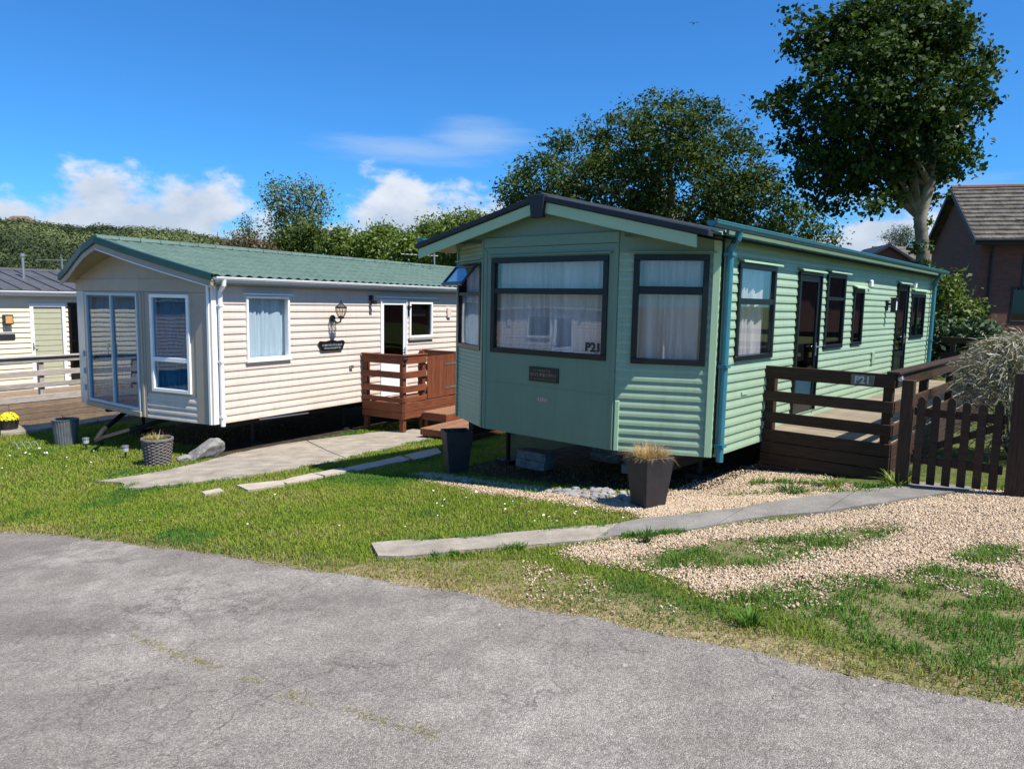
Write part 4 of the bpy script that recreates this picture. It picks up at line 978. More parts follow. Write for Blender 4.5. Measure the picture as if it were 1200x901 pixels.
wlan = b.build('wall_lamp', MT['iron'], cream, smooth=False)
b = MB(); b.lathe([(.05, 0), (.088, .07), (.095, .14), (.055, .20), (.0, .22)], 16, tuple(KS.p(2.53, 1.64, .24))); b.build('lamp_shade', MT['bulb'], wlan, smooth=True)
b = MB(); b.tube([KS.p(2.53, 1.24, .022), KS.p(2.53, 1.24, .03)], .001, 4)
pq = [KS.p(2.18, 1.16, .02), KS.p(2.25, 1.02, .02), KS.p(2.77, 1.02, .02), KS.p(2.84, 1.16, .02), KS.p(2.80, 1.20, .02), KS.p(2.65, 1.19, .02), KS.p(2.51, 1.215, .02), KS.p(2.37, 1.19, .02), KS.p(2.22, 1.20, .02)]
b = MB(); b.prism(pq, tuple(KS.n * .02)); np_ = b.build('name_plate', MT['blackpl'], cream, fix=True)
b = MB(); rp_ = random.Random(8)
for z0, hgt, ua, ub, wd in ((1.105, .036, 2.27, 2.75, .030), (1.055, .028, 2.31, 2.72, .022)):
    u = ua
    while u < ub:
        w = wd * rp_.uniform(.7, 1.1); KS.box(b, u, u + w * .3, z0, z0 + hgt, .04, .042)
        if rp_.random() < .6: KS.box(b, u + w * .3, u + w * .8, z0 + hgt * rp_.choice((0, .4)), z0 + hgt * rp_.choice((.3, .6)), .04, .0415)
        u += w + .007
b.build('lettering', MT['pale'], np_)['kind'] = 'stuff'
b = MB(); KS.box(b, 6.10, 6.24, 1.62, 1.80, .01, .05); KS.box(b, 6.11, 6.23, 1.58, 1.62, .01, .055); b.build('vent_cover', MT['cream'], cream, bevel=.008)
b = MB(); KS.box(b, 2.98, 3.06, .66, .72, .01, .05); b.build('outside_tap', MT['metal'], cream)
b = MB(); KS.box(b, 4.70, 4.74, 1.62, 1.86, .02, .05); KS.box(b, 4.66, 4.78, 1.80, 1.83, .02, .07); b.build('door_charm', MT['iron'], cream)
# roof: steel sheet pressed as tiles, bowed at the front
XE, XW, XMc = .17, -4.07, -1.95
def zr2(x): return 2.235 + .265 * (2.12 - abs(x + 1.95))
def yfront(x): return float(np.interp(x, [-4.07, -3.6, -3.0, -2.45, -1.95, -1.3, -.7, -.2, .17], [.02, -.10, -.30, -.47, -.55, -.47, -.33, -.18, -.06]))
YE = CL + .15
for side in (0, 1):
    xs = []; nrow = 7; x0, x1 = (XE, XMc) if side == 0 else (XW, XMc)
    for i in range(nrow):
        for t in (0, .35, .7, .985): xs.append((x0 + (x1 - x0) * (i + t) / nrow, .0 + .032 * (1 - t)))
    xs.append((x1, .012))
    ys = np.linspace(0, 1, 47 * 6 + 1)
    P = []
    for x, o in xs:
        yf = yfront(x); row = []
        for t in ys:
            y = yf + (YE - yf) * t
            k = (y / .20) % 1.0
            row.append((x, y, K0 + zr2(x) + o + .017 * math.cos(2 * math.pi * k)))
        P.append(row)
    b = MB(); b.grid(P, flip=(side == 0)); rr = b.build('roof', MT['tileroof'], cream, smooth=False)
    if side == 0: croof = rr
b = MB(); P = []
for x in np.linspace(XW, XE, 25):
    P.append([(x, yfront(x) + .01, K0 + zr2(x) - .045), (x, YE, K0 + zr2(x) - .045)])
b.grid(P); b.build('roof_deck', MT['grey'], cream)
b = MB()
yy = np.arange(yfront(XMc), YE, .36)
for y in yy: b.tube([(XMc, y, K0 + zr2(XMc) + .012), (XMc, min(y + .352, YE), K0 + zr2(XMc) + .02)], [.062, .056], 8)
b.build('ridge_cap', MT['tileroof'], croof)
def edge_band(za, zb, dy, th, mt, nm, xa=XW, xb=XE):
    b = MB(); xs = np.linspace(xa, xb, 33); n = len(b.v); P = []
    xs = sorted(list(xs) + [XMc])
    for x in xs:
        y = yfront(x) + dy; z = K0 + zr2(x)
        P.append([(x, y, z + za), (x, y, z + zb), (x, y + th, z + zb), (x, y + th, z + za), (x, y, z + za)])
    b.grid(P, flip=True); return b.build(nm, mt, cream)
edge_band(-.06, .045, -.035, .06, MT['tileedge'], 'roof_edge')
edge_band(-.15, -.065, .0, .02, MT['grey'], 'barge_board')
edge_band(-.165, -.15, -.008, .05, WH, 'barge_trim', -1.3, XE - .02)
b = MB(); P = []
for x in np.linspace(XW + .02, XE - .02, 25): P.append([(x, yfront(x) + .02, K0 + zr2(x) - .10), (x, .35, K0 + zr2(x) - .10)])
b.grid(P); b.build('soffit', MT['soffit'], cream)
b = MB(); xs = list(np.linspace(-3.9, -.0, 21))
def yw(x): return float(np.interp(x, [-3.9, -3.5, -1.5, 0], [.22, .11, -.14, 0]))
P = [[(x, yw(x) - .008, K0 + 2.19), (x, yw(x) - .008, K0 + zr2(x) - .10)] for x in xs]
b.grid(P, flip=False); b.build('gable_panel', MT['grey'], cream)
b = MB(); b.box(.03, .16, -.02, CL, K0 + 2.13, K0 + 2.155); b.build('soffit', MT['grey'], cream)
b = MB(); b.box(.13, .155, -.04, CL + .1, K0 + 2.157, K0 + 2.235); b.build('fascia', WH, cream)
half_gutter(cream, 'gutter', .157, -.06, CL + .1, K0 + 2.235, WH, .04, 1)
b = MB(); b.box(.02, .16, -.1, -.03, K0 + 2.1, K0 + 2.2); b.build('gutter_box', MT['soffit'], cream, bevel=.006)
b = MB(); b.tube([(.20, .10, K0 + 2.20), (.19, .10, K0 + 2.12), (.075, .12, K0 + 2.02), (.075, .12, K0 - .03)], .035, 10)
for z in (1.8, .95, .1): b.box(.03, .115, .08, .16, K0 + z, K0 + z + .03)
b.build('downpipe', WH, cream)
chassis(cream, K0, -3.5, -.4, .4, CL - .2, gzl_cream)
b = MB()   # tow hitch standing out under the front
b.tube([(-2.9, .5, K0 - .06), (-2.35, -.35, K0 - .30), (-2.2, -.55, K0 - .42)], .04, 8); b.tube([(-1.5, .5, K0 - .06), (-2.1, -.45, K0 - .36), (-2.2, -.55, K0 - .42)], .04, 8); b.tube([(-2.2, -.45, K0 - .36), (-2.2, -.45, K0 - .5)], .03, 8)
b.build('tow_hitch', MT['chassis'], cream)
b = MB(); b.tube([(-.02, .9, K0 - .03), (-.05, 2.0, K0 - .06)], .012, 6); b.build('waste_pipe', MT['white'], cream)
for y, s in ((4.9, 1), (6.6, .8)):
    b = MB(); b.box(-2.05 - .14, -2.05 + .14, y, y + .28, K0 + zr2(-1.95) - .02, K0 + zr2(-1.95) + .07 * s); b.build('roof_vent', MT['aerial'], croof, bevel=.01)
def aerial(root, x, y, z, h, name='aerial', label=None, n=9, L=1.0, ang=0.0, gap=.11):
    b = MB(); b.tube([(x, y, z), (x, y, z + h)], .016, 6)
    dx, dy = math.cos(ang), math.sin(ang); b.tube([(x - dx * .1, y - dy * .1, z + h - .05), (x + dx * L, y + dy * L, z + h - .05)], .009, 5)
    for k in range(n):
        t = .05 + k * gap; c = (x + dx * t, y + dy * t)
        if t > L: break
        b.tube([(c[0] - dy * .13, c[1] + dx * .13, z + h - .05), (c[0] + dy * .13, c[1] - dx * .13, z + h - .05)], .005, 4)
    b.tube([(x + dx * .02, y + dy * .02, z + h - .17), (x + dx * .02, y + dy * .02, z + h + .08)], .008, 4)
    return b.build(name, MT['aerial'], root)
aerial(croof, -1.5, 7.7, K0 + zr2(-1.5) - .05, .48, L=.9, ang=R(-118), n=8)

# ---------------------------------------------------------------- third caravan, far left
T0 = (-10.96, 16.3, -.42)
TB = float(gz(T0[0], T0[1]))
third = empty('caravan', (T0[0], T0[1], TB), -CTH)
tag(third, 'pale cream static caravan with dark grey roof behind a timber fence', 'caravan', 'static caravans on the site')
Q0 = T0[2] - TB
TS = Facet(third, (0, -5.2), (0, 3.6), Q0); U = 5.2
th_ = [(.10 + U, .88 + U, .02, 1.97), (.95 + U, 1.75 + U, .16, 1.99)]
clad(TS, 'wall_panel', 0, TS.len, -.06, 2.12, th_, .115, .016, MT['cream2'])
for a, c in (((0, 3.6), (-3.7, 3.6)), ((-3.7, 3.6), (-3.7, -5.2)), ((-3.7, -5.2), (0, -5.2))):
    fc = Facet(third, a, c, Q0); clad(fc, 'wall_panel', 0, fc.len, -.06, 2.12, [], .115, .016, MT['cream2'])
b = MB(); TS.box(b, 0, TS.len, 2.12, 2.26, -.02, .03); b.build('header_panel', MT['grey'], third)
b = MB(); fw = .08
TS.box(b, .10 + U, .88 + U, 1.89, 1.97, -.04, .04); TS.box(b, .10 + U, .18 + U, .02, 1.89, -.04, .04); TS.box(b, .80 + U, .88 + U, .02, 1.89, -.04, .04); TS.box(b, .18 + U, .80 + U, .02, .12, -.04, .04)
td = b.build('door', WH, third, bevel=.004)
b = MB()
for k in range(14): TS.box(b, .19 + U, .79 + U, .13 + k * .125, .13 + k * .125 + .115, -.012, .012 - .004 * (k % 2))
b.build('blind', M('pale_olive_blind', (.40, .40, .27), rough=.7, var=.06), td)
b = MB(); TS.box(b, .125 + U, .155 + U, .92, 1.08, .04, .05); b.tube([TS.p(.14 + U, 1.02, .05), TS.p(.14 + U, 1.02, .08), TS.p(.24 + U, 1.02, .08)], .01, 6); b.build('handle', MT['metal'], td)
window(TS, *th_[1], MT['blacktrim'], fw=.05, glassm='glassdark', mullions=(1.35 + U,))
b = MB(); TS.box(b, -.46 + U, -.28 + U, 1.50, 1.72, .02, .12); ln = b.build('wall_lamp', MT['iron'], third, bevel=.004)
b = MB(); TS.box(b, -.44 + U, -.30 + U, 1.53, 1.69, .1205, .124); b.build('lamp_shade', MT['orange'], ln)
b = MB(); TS.box(b, -.56 + U, -.22 + U, 1.17, 1.29, .012, .03); b.build('name_plate', MT['slate'], third)
b = MB(); P1 = []
for x, z in ((.16, 2.26), (-1.85, 2.74), (-3.9, 2.26)): P1.append([(x, y, Q0 + z) for y in np.linspace(-5.4, 3.8, 3)])
b.grid(P1); b.grid([[(p[0], p[1], p[2] - .05) for p in r_] for r_ in P1], flip=True)
for i in range(23):
    y = -5.3 + i * .4
    b.hexa([(.16, y, Q0 + 2.262), (-1.85, y, Q0 + 2.742), (-1.85, y + .02, Q0 + 2.742), (.16, y + .02, Q0 + 2.262), (.16, y, Q0 + 2.285), (-1.85, y, Q0 + 2.765), (-1.85, y + .02, Q0 + 2.765), (.16, y + .02, Q0 + 2.285)])
trf = b.build('roof', MT['rooftile2'], third)
b = MB(); b.tube([(-1.85, -5.4, Q0 + 2.75), (-1.85, 3.8, Q0 + 2.75)], .05, 6); b.build('ridge_cap', MT['rooftile2'], trf)
b = MB(); b.box(.13, .16, -5.3, 3.7, Q0 + 2.13, Q0 + 2.235); b.build('fascia', WH, third)
half_gutter(third, 'gutter', .163, -5.3, 3.7, Q0 + 2.235, WH, .04, 1)
aerial(trf, -.5, 1.15, Q0 + 2.42, .62, L=.6, ang=R(215), n=6)
b = MB(); b.tube([(-1.05, .55, Q0 + 2.5), (-1.05, .55, Q0 + 3.05)], .03, 8); b.tube([(-1.05, .55, Q0 + 3.05), (-1.05, .55, Q0 + 3.12)], .05, 8); b.build('flue', MT['aerial'], trf)
for y in np.arange(-4.8, 3.5, 1.6):
    b = MB(); zb = float(gz(*loc2w(T0, CTH, -.2, y))) - TB; b.box(-.3, -.05, y, y + .3, zb - .05, Q0 - .06); b.build('support_block', MT['chassis'], third)
# ---------------------------------------------------------------- dark timber deck beside the green caravan
UPX = (1, 0, 0); UPY = (0, 1, 0)
dk = empty('timber_deck', (G0[0], G0[1], GB), -GTH)
tag(dk, 'dark stained timber deck with slatted rails along the green caravan', 'deck', 'timber decks')
DW, DY0, DY1 = 1.25, .96, 8.9
def zg(x, y): return gzl_green(x, y)
fl = H0 + .125
y = DY0 + .06
while y < DY1: board('deck_board', (.03, y + .055, fl - .012), (DW - .02, y + .055, fl - .012), .022, .105, MT['floorwood'], dk, bev=.003); y += .113
DKW = MT['dkwood']
posts_y = [DY0 + .05, 2.55, 4.1, 5.7, 7.3, 8.8]
def post(x, y, z1, mt, parent, w=.085): return board('post', (x, y, zg(x, y) - .05), (x, y, z1), w, w, mt, parent, up=UPX)
post(.06, DY0 + .05, H0 + .80, DKW, dk)
for yy_ in posts_y: post(DW - .045, yy_, H0 + .80, DKW, dk)
# front rails and skirt (boards outside the posts)
for z, w in ((.752, .135), (.497, .112), (.272, .112), (.075, .125), (-.055, .12), (-.182, .12), (-.31, .12)):
    board('rail' if z > .1 else 'skirt_board', (.0, DY0 - .018, H0 + z), (DW + .02, DY0 - .018, H0 + z), w, .028, DKW, dk)
segs = list(zip([DY0 + .0, 2.55, 5.7], [2.55, 5.7, 8.9]))
for z, w in ((.752, .135), (.497, .112), (.272, .112), (.075, .125), (-.055, .12), (-.182, .12)):
    for a, c in segs: board('rail' if z > .1 else 'skirt_board', (DW + .016, a + .004, H0 + z), (DW + .016, c - .004, H0 + z), w, .028, DKW, dk)
board('hand_rail', (DW + .0, DY0 - .03, H0 + .832), (DW + .0, 8.9, H0 + .832), .12, .026, DKW, dk, up=UPX)
b = MB(); DF = Facet(dk, (0, DY0 - .034), (DW, DY0 - .034), H0); DF.box(b, .875, 1.085, .695, .795, 0, .008)
plq = b.build('number_plate', M('weathered_plate', (.12, .125, .105), rough=.7, var=.3, scale=20), dk)
text_mesh('P21', .098, DF, .98, .742, .009, MT['pale'], 'lettering', plq, bold=.003)
b = MB(); b.tube([(DW + .03, DY0 + .02, H0 + .78), (DW + .07, DY0 + .01, H0 + .80), (DW + .075, DY0 + .0, H0 + .76)], .012, 6); b.tube([(DW + .06, DY0 - .02, H0 + .775), (DW + .06, DY0 + .06, H0 + .775)], .018, 8); b.build('gate_latch', MT['metal'], dk)
# picket gate next to the deck
gt = empty('picket_gate', (G0[0], G0[1], GB), -GTH); tag(gt, 'dark picket gate with pointed boards between two posts', 'gate')
GY = .70
def zgt(x): return gzl_green(x, GY)
board('gate_post', (1.44, GY, zgt(1.44) - .05), (1.44, GY, H0 + .80), .10, .09, DKW, gt, up=UPX)
for k in range(6):
    x = 1.56 + k * .118; zt = H0 + .66 + .02 * math.sin(k * 1.3); zb = zgt(x) + .035
    b = MB(); w = .033
    pr = [(x - w, GY - .012, zb), (x + w, GY - .012, zb), (x + w, GY - .012, zt - .03), (x + w * .5, GY - .012, zt - .005), (x, GY - .012, zt), (x - w * .5, GY - .012, zt - .005), (x - w, GY - .012, zt - .03)]
    b.prism(pr, (0, -.02, 0)); b.build('picket', DKW, gt, fix=True, bevel=.002)
for z in (.52, .08): board('rail', (1.50, GY + .006, H0 + z), (2.21, GY + .006, H0 + z), .075, .03, DKW, gt)
board('brace', (1.52, GY + .004, H0 + .13), (2.19, GY + .004, H0 + .47), .06, .026, DKW, gt)
fp = empty('timber_fence', (G0[0], G0[1], GB), -GTH); tag(fp, 'dark timber post and close boarded fence right of the picket gate', 'fence')
board('post', (2.31, GY, gzl_green(2.3, GY) - .05), (2.31, GY, H0 + .93), .14, .12, DKW, fp, up=UPX)
for k in range(8):
    x = 2.44 + k * .112
    board('fence_board', (x, GY + .01, gzl_green(x, GY) + .02), (x, GY + .01, H0 + .86), .107, .02, DKW, fp, up=UPX)
for z in (.2, .7): board('rail', (2.38, GY + .04, H0 + z), (3.35, GY + .04, H0 + z), .08, .035, DKW, fp)
# neighbour's dark railing behind the far end of the green caravan
nb = empty('timber_fence', (*loc2w(G0, GTH, .3, 9.6), 0), -GTH + R(4)); tag(nb, 'low black railing behind the far end of the green caravan', 'fence')
for z in (.30, .58, .88): board('rail', (-.2, 0, z + .35), (4.2, 0, z + .35), .12, .03, DKW, nb)
for x in (0, 1.3, 2.7, 4.1): board('post', (x, .05, -.1), (x, .05, 1.28), .09, .09, DKW, nb, up=UPX)

# ---------------------------------------------------------------- red brown deck of the cream caravan
rd = empty('timber_deck', (C0[0], C0[1], CB), -CTH); tag(rd, 'red brown timber landing with gate at the cream caravan door', 'deck', 'timber decks')
RW = MT['redwood']; X1 = 1.0; Y0, Y1 = 3.34, 5.2
def zc_(x, y): return gzl_cream(x, y)
fz = K0 - .02
y = Y0 + .03
while y < Y1 - .05: board('deck_board', (.04, y + .055, fz - .012), (X1 - .02, y + .055, fz - .012), .022, .107, RW, rd, bev=.003); y += .115
for x, y in ((.08, Y0 + .05), (X1 - .045, Y0 + .05), (X1 - .045, 3.98), (X1 - .045, 5.1), (.08, 5.12)):
    board('post', (x, y, zc_(x, y) - .05), (x, y, K0 + .9), .09, .09, RW, rd, up=UPX)
for z, w in ((.845, .15), (.565, .12), (.30, .12), (.10, .09), (-.045, .165), (-.195, .12)):
    board('rail' if z > .05 else 'skirt_board', (.03, Y0 - .018, K0 + z), (X1 + .02, Y0 - .018, K0 + z), w, .03, RW, rd)
    if z > .05:
        board('rail', (X1 + .018, Y0 + .0, K0 + z), (X1 + .018, 4.02, K0 + z), w, .03, RW, rd)
        board('rail', (.05, 5.17, K0 + z), (X1, 5.17, K0 + z), w, .03, RW, rd)
    else: board('skirt_board', (X1 + .018, Y0 + .0, K0 + z), (X1 + .018, 5.15, K0 + z), w, .03, RW, rd)
board('hand_rail', (.03, Y0 - .01, K0 + .932), (X1 + .03, Y0 - .01, K0 + .932), .10, .025, RW, rd, up=UPY); board('hand_rail', (X1 + .0, Y0 - .05, K0 + .9325), (X1 + .0, 4.03, K0 + .9325), .10, .024, RW, rd, up=UPX)
b = MB(); b.lathe([(.0, 0), (.05, .005), (.06, .03), (.05, .06), (.0, .07)], 10, (X1 + .02, Y0 + .02, K0 + .84)); b.build('deck_lamp', MT['iron'], rd)
# boarded gate on the landing
for k in range(8):
    y = 4.07 + k * .128
    board('gate_board', (X1 + .01, y + .06, K0 + .06), (X1 + .01, y + .06, K0 + .88), .124, .022, RW, rd, up=UPY)
for z in (.2, .66): board('gate_rail', (X1 - .02, 4.07, K0 + z), (X1 - .02, 5.09, K0 + z), .09, .03, RW, rd)
for z in (.22, .70):
    b = MB(); b.hexa([(X1 + .022, 4.62, K0 + z - .01), (X1 + .028, 4.62, K0 + z - .01), (X1 + .028, 5.1, K0 + z - .028), (X1 + .022, 5.1, K0 + z - .028), (X1 + .022, 4.62, K0 + z + .01), (X1 + .028, 4.62, K0 + z + .01), (X1 + .028, 5.1, K0 + z + .028), (X1 + .022, 5.1, K0 + z + .028)]); b.build('strap_hinge', MT['metal'], rd)
b = MB(); b.box(X1 + .02, X1 + .10, 5.02, 5.09, K0 + .46, K0 + .53); b.build('padlock', MT['metal'], rd, bevel=.008)
def steps(label, x0, x1, y0, y1, zt, rise):
    e = empty('step', (C0[0], C0[1], CB), -CTH); tag(e, label, 'step', 'wooden steps below the landing')
    n = max(2, int((x1 - x0) / .13)); w = (x1 - x0) / n
    for k in range(n): board('tread_board', (x0 + (k + .5) * w, y0, zt - .014), (x0 + (k + .5) * w, y1, zt - .014), .028, w - .006, MT['stepwood'], e)
    for yy_ in (y0 + .012, y1 - .012): board('riser', (x0, yy_, zt - .03 - rise / 2), (x1, yy_, zt - .03 - rise / 2), rise, .024, MT['redwood'], e)
    for xx_ in (x0 + .012, x1 - .012): board('riser', (xx_, y0 + .026, zt - .03 - rise / 2), (xx_, y1 - .026, zt - .03 - rise / 2), rise, .024, MT['redwood'], e)
    for xx_ in (x0 + .06, x1 - .06):
        for yy_ in (y0 + .07, y1 - .07): board('leg', (xx_, yy_, zc_(xx_, yy_) - .03), (xx_, yy_, zt - .03), .07, .07, MT['redwood'], e, up=UPX)
    return e
steps('upper wooden step directly against the red brown gate', 1.06, 1.62, 3.85, 5.05, K0 - .16, .12)
steps('lower wide wooden step standing behind the left black planter', 1.64, 2.75, 3.02, 4.9, K0 - .30, .09)

# ---------------------------------------------------------------- fence and deck of the third caravan
fd = empty('timber_deck', (T0[0], T0[1], TB), -CTH); tag(fd, 'weathered raised timber deck with grey rails beside the far left caravan', 'deck', 'timber decks')
FX = 2.1
def zt_(x, y): return float(gz(*loc2w(T0, CTH, x, y))) - TB
for z, w in ((.87, .11), (.60, .11), (.36, .10), (.10, .13)):
    for a, c in ((-4.6, -2.2), (-2.2, .2), (.2, 2.6)): board('rail', (FX, a + .004, Q0 + z), (FX, c - .004, Q0 + z), w, .035, MT['greywood'], fd)
board('hand_rail', (FX, -4.6, Q0 + .94), (FX, 2.6, Q0 + .94), .12, .03, MT['greywood'], fd, up=UPX)
for yy_ in (-4.5, -3.0, -1.95, -.75, .5, 2.5): board('post', (FX - .06, yy_, zt_(FX, yy_)), (FX - .06, yy_, Q0 + .90), .09, .09, MT['greywood'], fd, up=UPX)
for k in range(5):
    z = -.03 - k * .118
    for a, c in ((-4.6, -1.4), (-1.4, 2.2)): board('skirt_board', (FX - .005, a + .003, Q0 + z), (FX - .005, c - .003, Q0 + z), .112, .025, MT['tanwood'], fd)
for k in range(17): board('deck_board', (.1 + (k + .5) * .117, -4.6, Q0 + .02), (.1 + (k + .5) * .117, 2.6, Q0 + .02), .022, .11, MT['tanwood'], fd)
for k in range(3): board('lower_board', (FX + .10 + k * .14, -.2, Q0 - .50 - .0), (FX + .10 + k * .14, 2.3, Q0 - .50), .025, .135, MT['tanwood'], fd)

# ---------------------------------------------------------------- pots, planters, stones
def blades(name, c, n, h, spread, lean, w, mat, parent, seed=0, base_r=.05, droop=.5, hv=.35):
    r_ = np.random.default_rng(seed); V = []; F = []; T = []
    for i in range(n):
        a = r_.uniform(0, 6.283); rr = base_r * math.sqrt(r_.random()); p = np.array([c[0] + rr * math.cos(a), c[1] + rr * math.sin(a), c[2]])
        a2 = a + r_.normal(0, .5); ln = abs(r_.normal(lean, lean * .5)); hh = h * (1 + r_.uniform(-hv, hv))
        d = np.array([math.cos(a2), math.sin(a2), 0]); s = np.array([-d[1], d[0], 0]) * w
        k0 = len(V); t = r_.random()
        for j, f in enumerate((0, .4, .75, 1)):
            q = p + d * (ln * hh * f ** 1.7) + np.array([0, 0, hh * (f - droop * ln * f ** 2.6 * .6)])
            ww = s * (1 - f * .85); V += [q - ww, q + ww]; T += [t, t]
            if j: F.append((k0 + 2 * j - 2, k0 + 2 * j - 1, k0 + 2 * j + 1, k0 + 2 * j))
    return npmesh(name, np.array(V), np.array(F), mat, np.array(T), parent)
LM = {}
LM['dry'] = leafmat('straw', (.30, .17, .07), (.46, .30, .14), (.60, .45, .25), .25)
LM['weed'] = leafmat('weed_leaf', (.03, .07, .012), (.05, .11, .02), (.08, .15, .03), .25)
LM['lime'] = leafmat('lime_leaf', (.12, .17, .02), (.18, .24, .03), (.28, .32, .06), .3)
def square_pot(label, x, y, rz, top, bot, h, lean=0.0):
    z = float(gz(x, y)) - .01; e = empty('planter', (x, y, z), rz); tag(e, label, 'planter', 'tall black planters'); e.rotation_euler = (0, lean, rz)
    b = MB(); t, q = top / 2, bot / 2; w = .016
    o0 = [(-q, -q, 0), (q, -q, 0), (q, q, 0), (-q, q, 0)]; o1 = [(-t, -t, h), (t, -t, h), (t, t, h), (-t, t, h)]
    i1 = [(-t + w, -t + w, h), (t - w, -t + w, h), (t - w, t - w, h), (-t + w, t - w, h)]; i0 = [(-t + w + .01, -t + w + .01, h - .06), (t - w - .01, -t + w + .01, h - .06), (t - w - .01, t - w - .01, h - .06), (-t + w + .01, t - w - .01, h - .06)]
    b.poly(o0[::-1])
    for k in range(4):
        j = (k + 1) % 4; b.poly([o0[k], o0[j], o1[j], o1[k]]); b.poly([o1[k], o1[j], i1[j], i1[k]]); b.poly([i1[k], i1[j], i0[j], i0[k]])
    b.build('pot', MT['potblack'], e, weld=True, bevel=.006)
    b = MB(); b.poly([(p[0], p[1], h - .05) for p in i1]); b.build('soil', MT['soil'], e)
    return e, h
pe, ph = square_pot('tall black square planter with dry straw grass at the right front of the green caravan', 1.255, 6.42, R(27), .315, .22, .47)
blades('dry_grass', (0, 0, ph - .06), 800, .16, 0, .6, .0026, LM['dry'], pe, 3, .13, droop=1.0)
pe2, ph2 = square_pot('tall black square planter at the shaded left front corner of the green caravan', -.66, 8.72, R(18), .34, .22, .52)
blades('weeds', (0, 0, ph2 - .06), 40, .08, 0, .5, .003, LM['weed'], pe2, 4, .12)

def lathe_pot(name, label, x, y, prof, mat, inner, group=None, n=28, rib=0, soil=True):
    z = float(gz(x, y)) - .015; e = empty(name, (x, y, z)); tag(e, label, 'planter', group)
    b = MB(); P = []
    m_ = n * (4 if rib else 1)
    for r_, zz in prof:
        P.append([((r_ + (rib * math.cos(2 * math.pi * k / 4) if rib else 0)) * math.cos(2 * math.pi * k / m_), (r_ + (rib * math.cos(2 * math.pi * k / 4) if rib else 0)) * math.sin(2 * math.pi * k / m_), zz) for k in range(m_ + 1)])
    b.grid(P); b.build('pot', mat, e, weld=True)
    b = MB(); r_, zz = inner; b.poly([(r_ * math.cos(2 * math.pi * k / n), r_ * math.sin(2 * math.pi * k / n), zz) for k in range(n)]); b.build('soil', MT['soil'], e)
    return e
zp = lathe_pot('planter', 'ribbed zinc pot on the lawn before the cream caravan', -7.68, 12.32, [(.0, 0), (.16, 0), (.18, .2), (.20, .42), (.212, .44), (.19, .445), (.18, .38)], MT['zinc'], (.17, .39), rib=.005)
blades('plant', (0, 0, .39), 16, .14, 0, .4, .006, LM['weed'], zp, 6, .05)
if 0: bp_ = lathe_pot('planter', 'plain black round pot just right of the ribbed zinc pot', -7.48, 12.38, [(.0, 0), (.14, 0), (.16, .2), (.175, .42), (.185, .44), (.165, .445), (.155, .38)], MT['potblack'], (.16, .39))
# woven basket planter: stakes and woven bands
x, y = -5.22, 10.53; z = float(gz(x, y)) - .01
bk_ = empty('planter', (x, y, z)); tag(bk_, 'round woven basket planter with wilting plants beside the boulder', 'planter')
b = MB(); nst = 22
for k in range(nst):
    a = 2 * math.pi * k / nst; b.tube([(.165 * math.cos(a), .165 * math.sin(a), 0), (.205 * math.cos(a), .205 * math.sin(a), .37)], .008, 5)
b.build('stake', MT['basket'], bk_).name = 'basket_stakes'
b = MB()
for r0 in range(15):
    zz = .02 + r0 * .0235; rad = .166 + .04 * zz / .37; pts = []
    for k in range(nst * 2 + 1):
        a = math.pi * k / nst; w = .009 * (1 if (k + 2 * (r0 % 2)) % 4 < 2 else -1) if k % 2 == 0 else 0
        pts.append(((rad + w) * math.cos(a), (rad + w) * math.sin(a), zz))
    b.tube(pts, .0105, 4, cap=False)
for zz in (.37, .385): b.tube([((.21) * math.cos(2 * math.pi * k / 30), (.21) * math.sin(2 * math.pi * k / 30), zz) for k in range(31)], .016, 6, cap=False)
b.build('woven_bands', MT['basket'], bk_)
b = MB(); b.poly([(.19 * math.cos(2 * math.pi * k / 20), .19 * math.sin(2 * math.pi * k / 20), .34) for k in range(20)]); b.build('soil', MT['soil'], bk_)
blades('plant', (0, 0, .34), 60, .10, 0, .8, .008, LM['lime'], bk_, 8, .15)
blades('dry_stems', (0, 0, .34), 60, .13, 0, .5, .004, LM['dry'], bk_, 9, .14)

def rock(name, label, x, y, sx, sy, sz, rz, tilt, mat, cat='rock', group=None, seed=0, sub=3, lift=.3, amp=.22, zz=None, lo=.62):
    bm = bmesh.new(); bmesh.ops.create_icosphere(bm, subdivisions=sub, radius=1); r_ = random.Random(seed)
    pl = [Vector((r_.gauss(0, 1), r_.gauss(0, 1), r_.gauss(0, 1))).normalized() for _ in range(11)]; ds = [r_.uniform(lo, .9) for _ in pl]
    for v in bm.verts:
        c = v.co.copy()
        for p_, d_ in zip(pl, ds):
            k = c.dot(p_)
            if k > d_: c -= p_ * (k - d_) * .9
        c *= 1 + amp * .3 * (math.sin(c.x * 7 + seed) * math.sin(c.y * 6.1 + 1) * math.sin(c.z * 6.7 + 2))
        v.co = (c.x * sx, c.y * sy, c.z * sz)
    me = bpy.data.meshes.new(name); bm.to_mesh(me); bm.free(); me.materials.append(mat)
    o = link(name, me); z = float(gz(x, y)) if zz is None else zz
    o.location = (x, y, z + sz * lift); o.rotation_euler = (tilt[0], tilt[1], rz)
    tag(o, label, cat, group); return o
rock('boulder', 'mottled grey boulder leaning beside the woven basket planter', -4.66, 10.85, .31, .20, .18, R(20), (.1, -.45), MT['stone'], seed=6, lift=.6, sub=4, amp=.3, lo=.35)
rock('rock', 'small flat pale rock between basket planter and boulder', -4.93, 10.72, .14, .10, .06, R(30), (0, 0), MT['whitestone'], seed=9, lift=.5)
r_ = random.Random(12); n_ = 0
pts_ = []
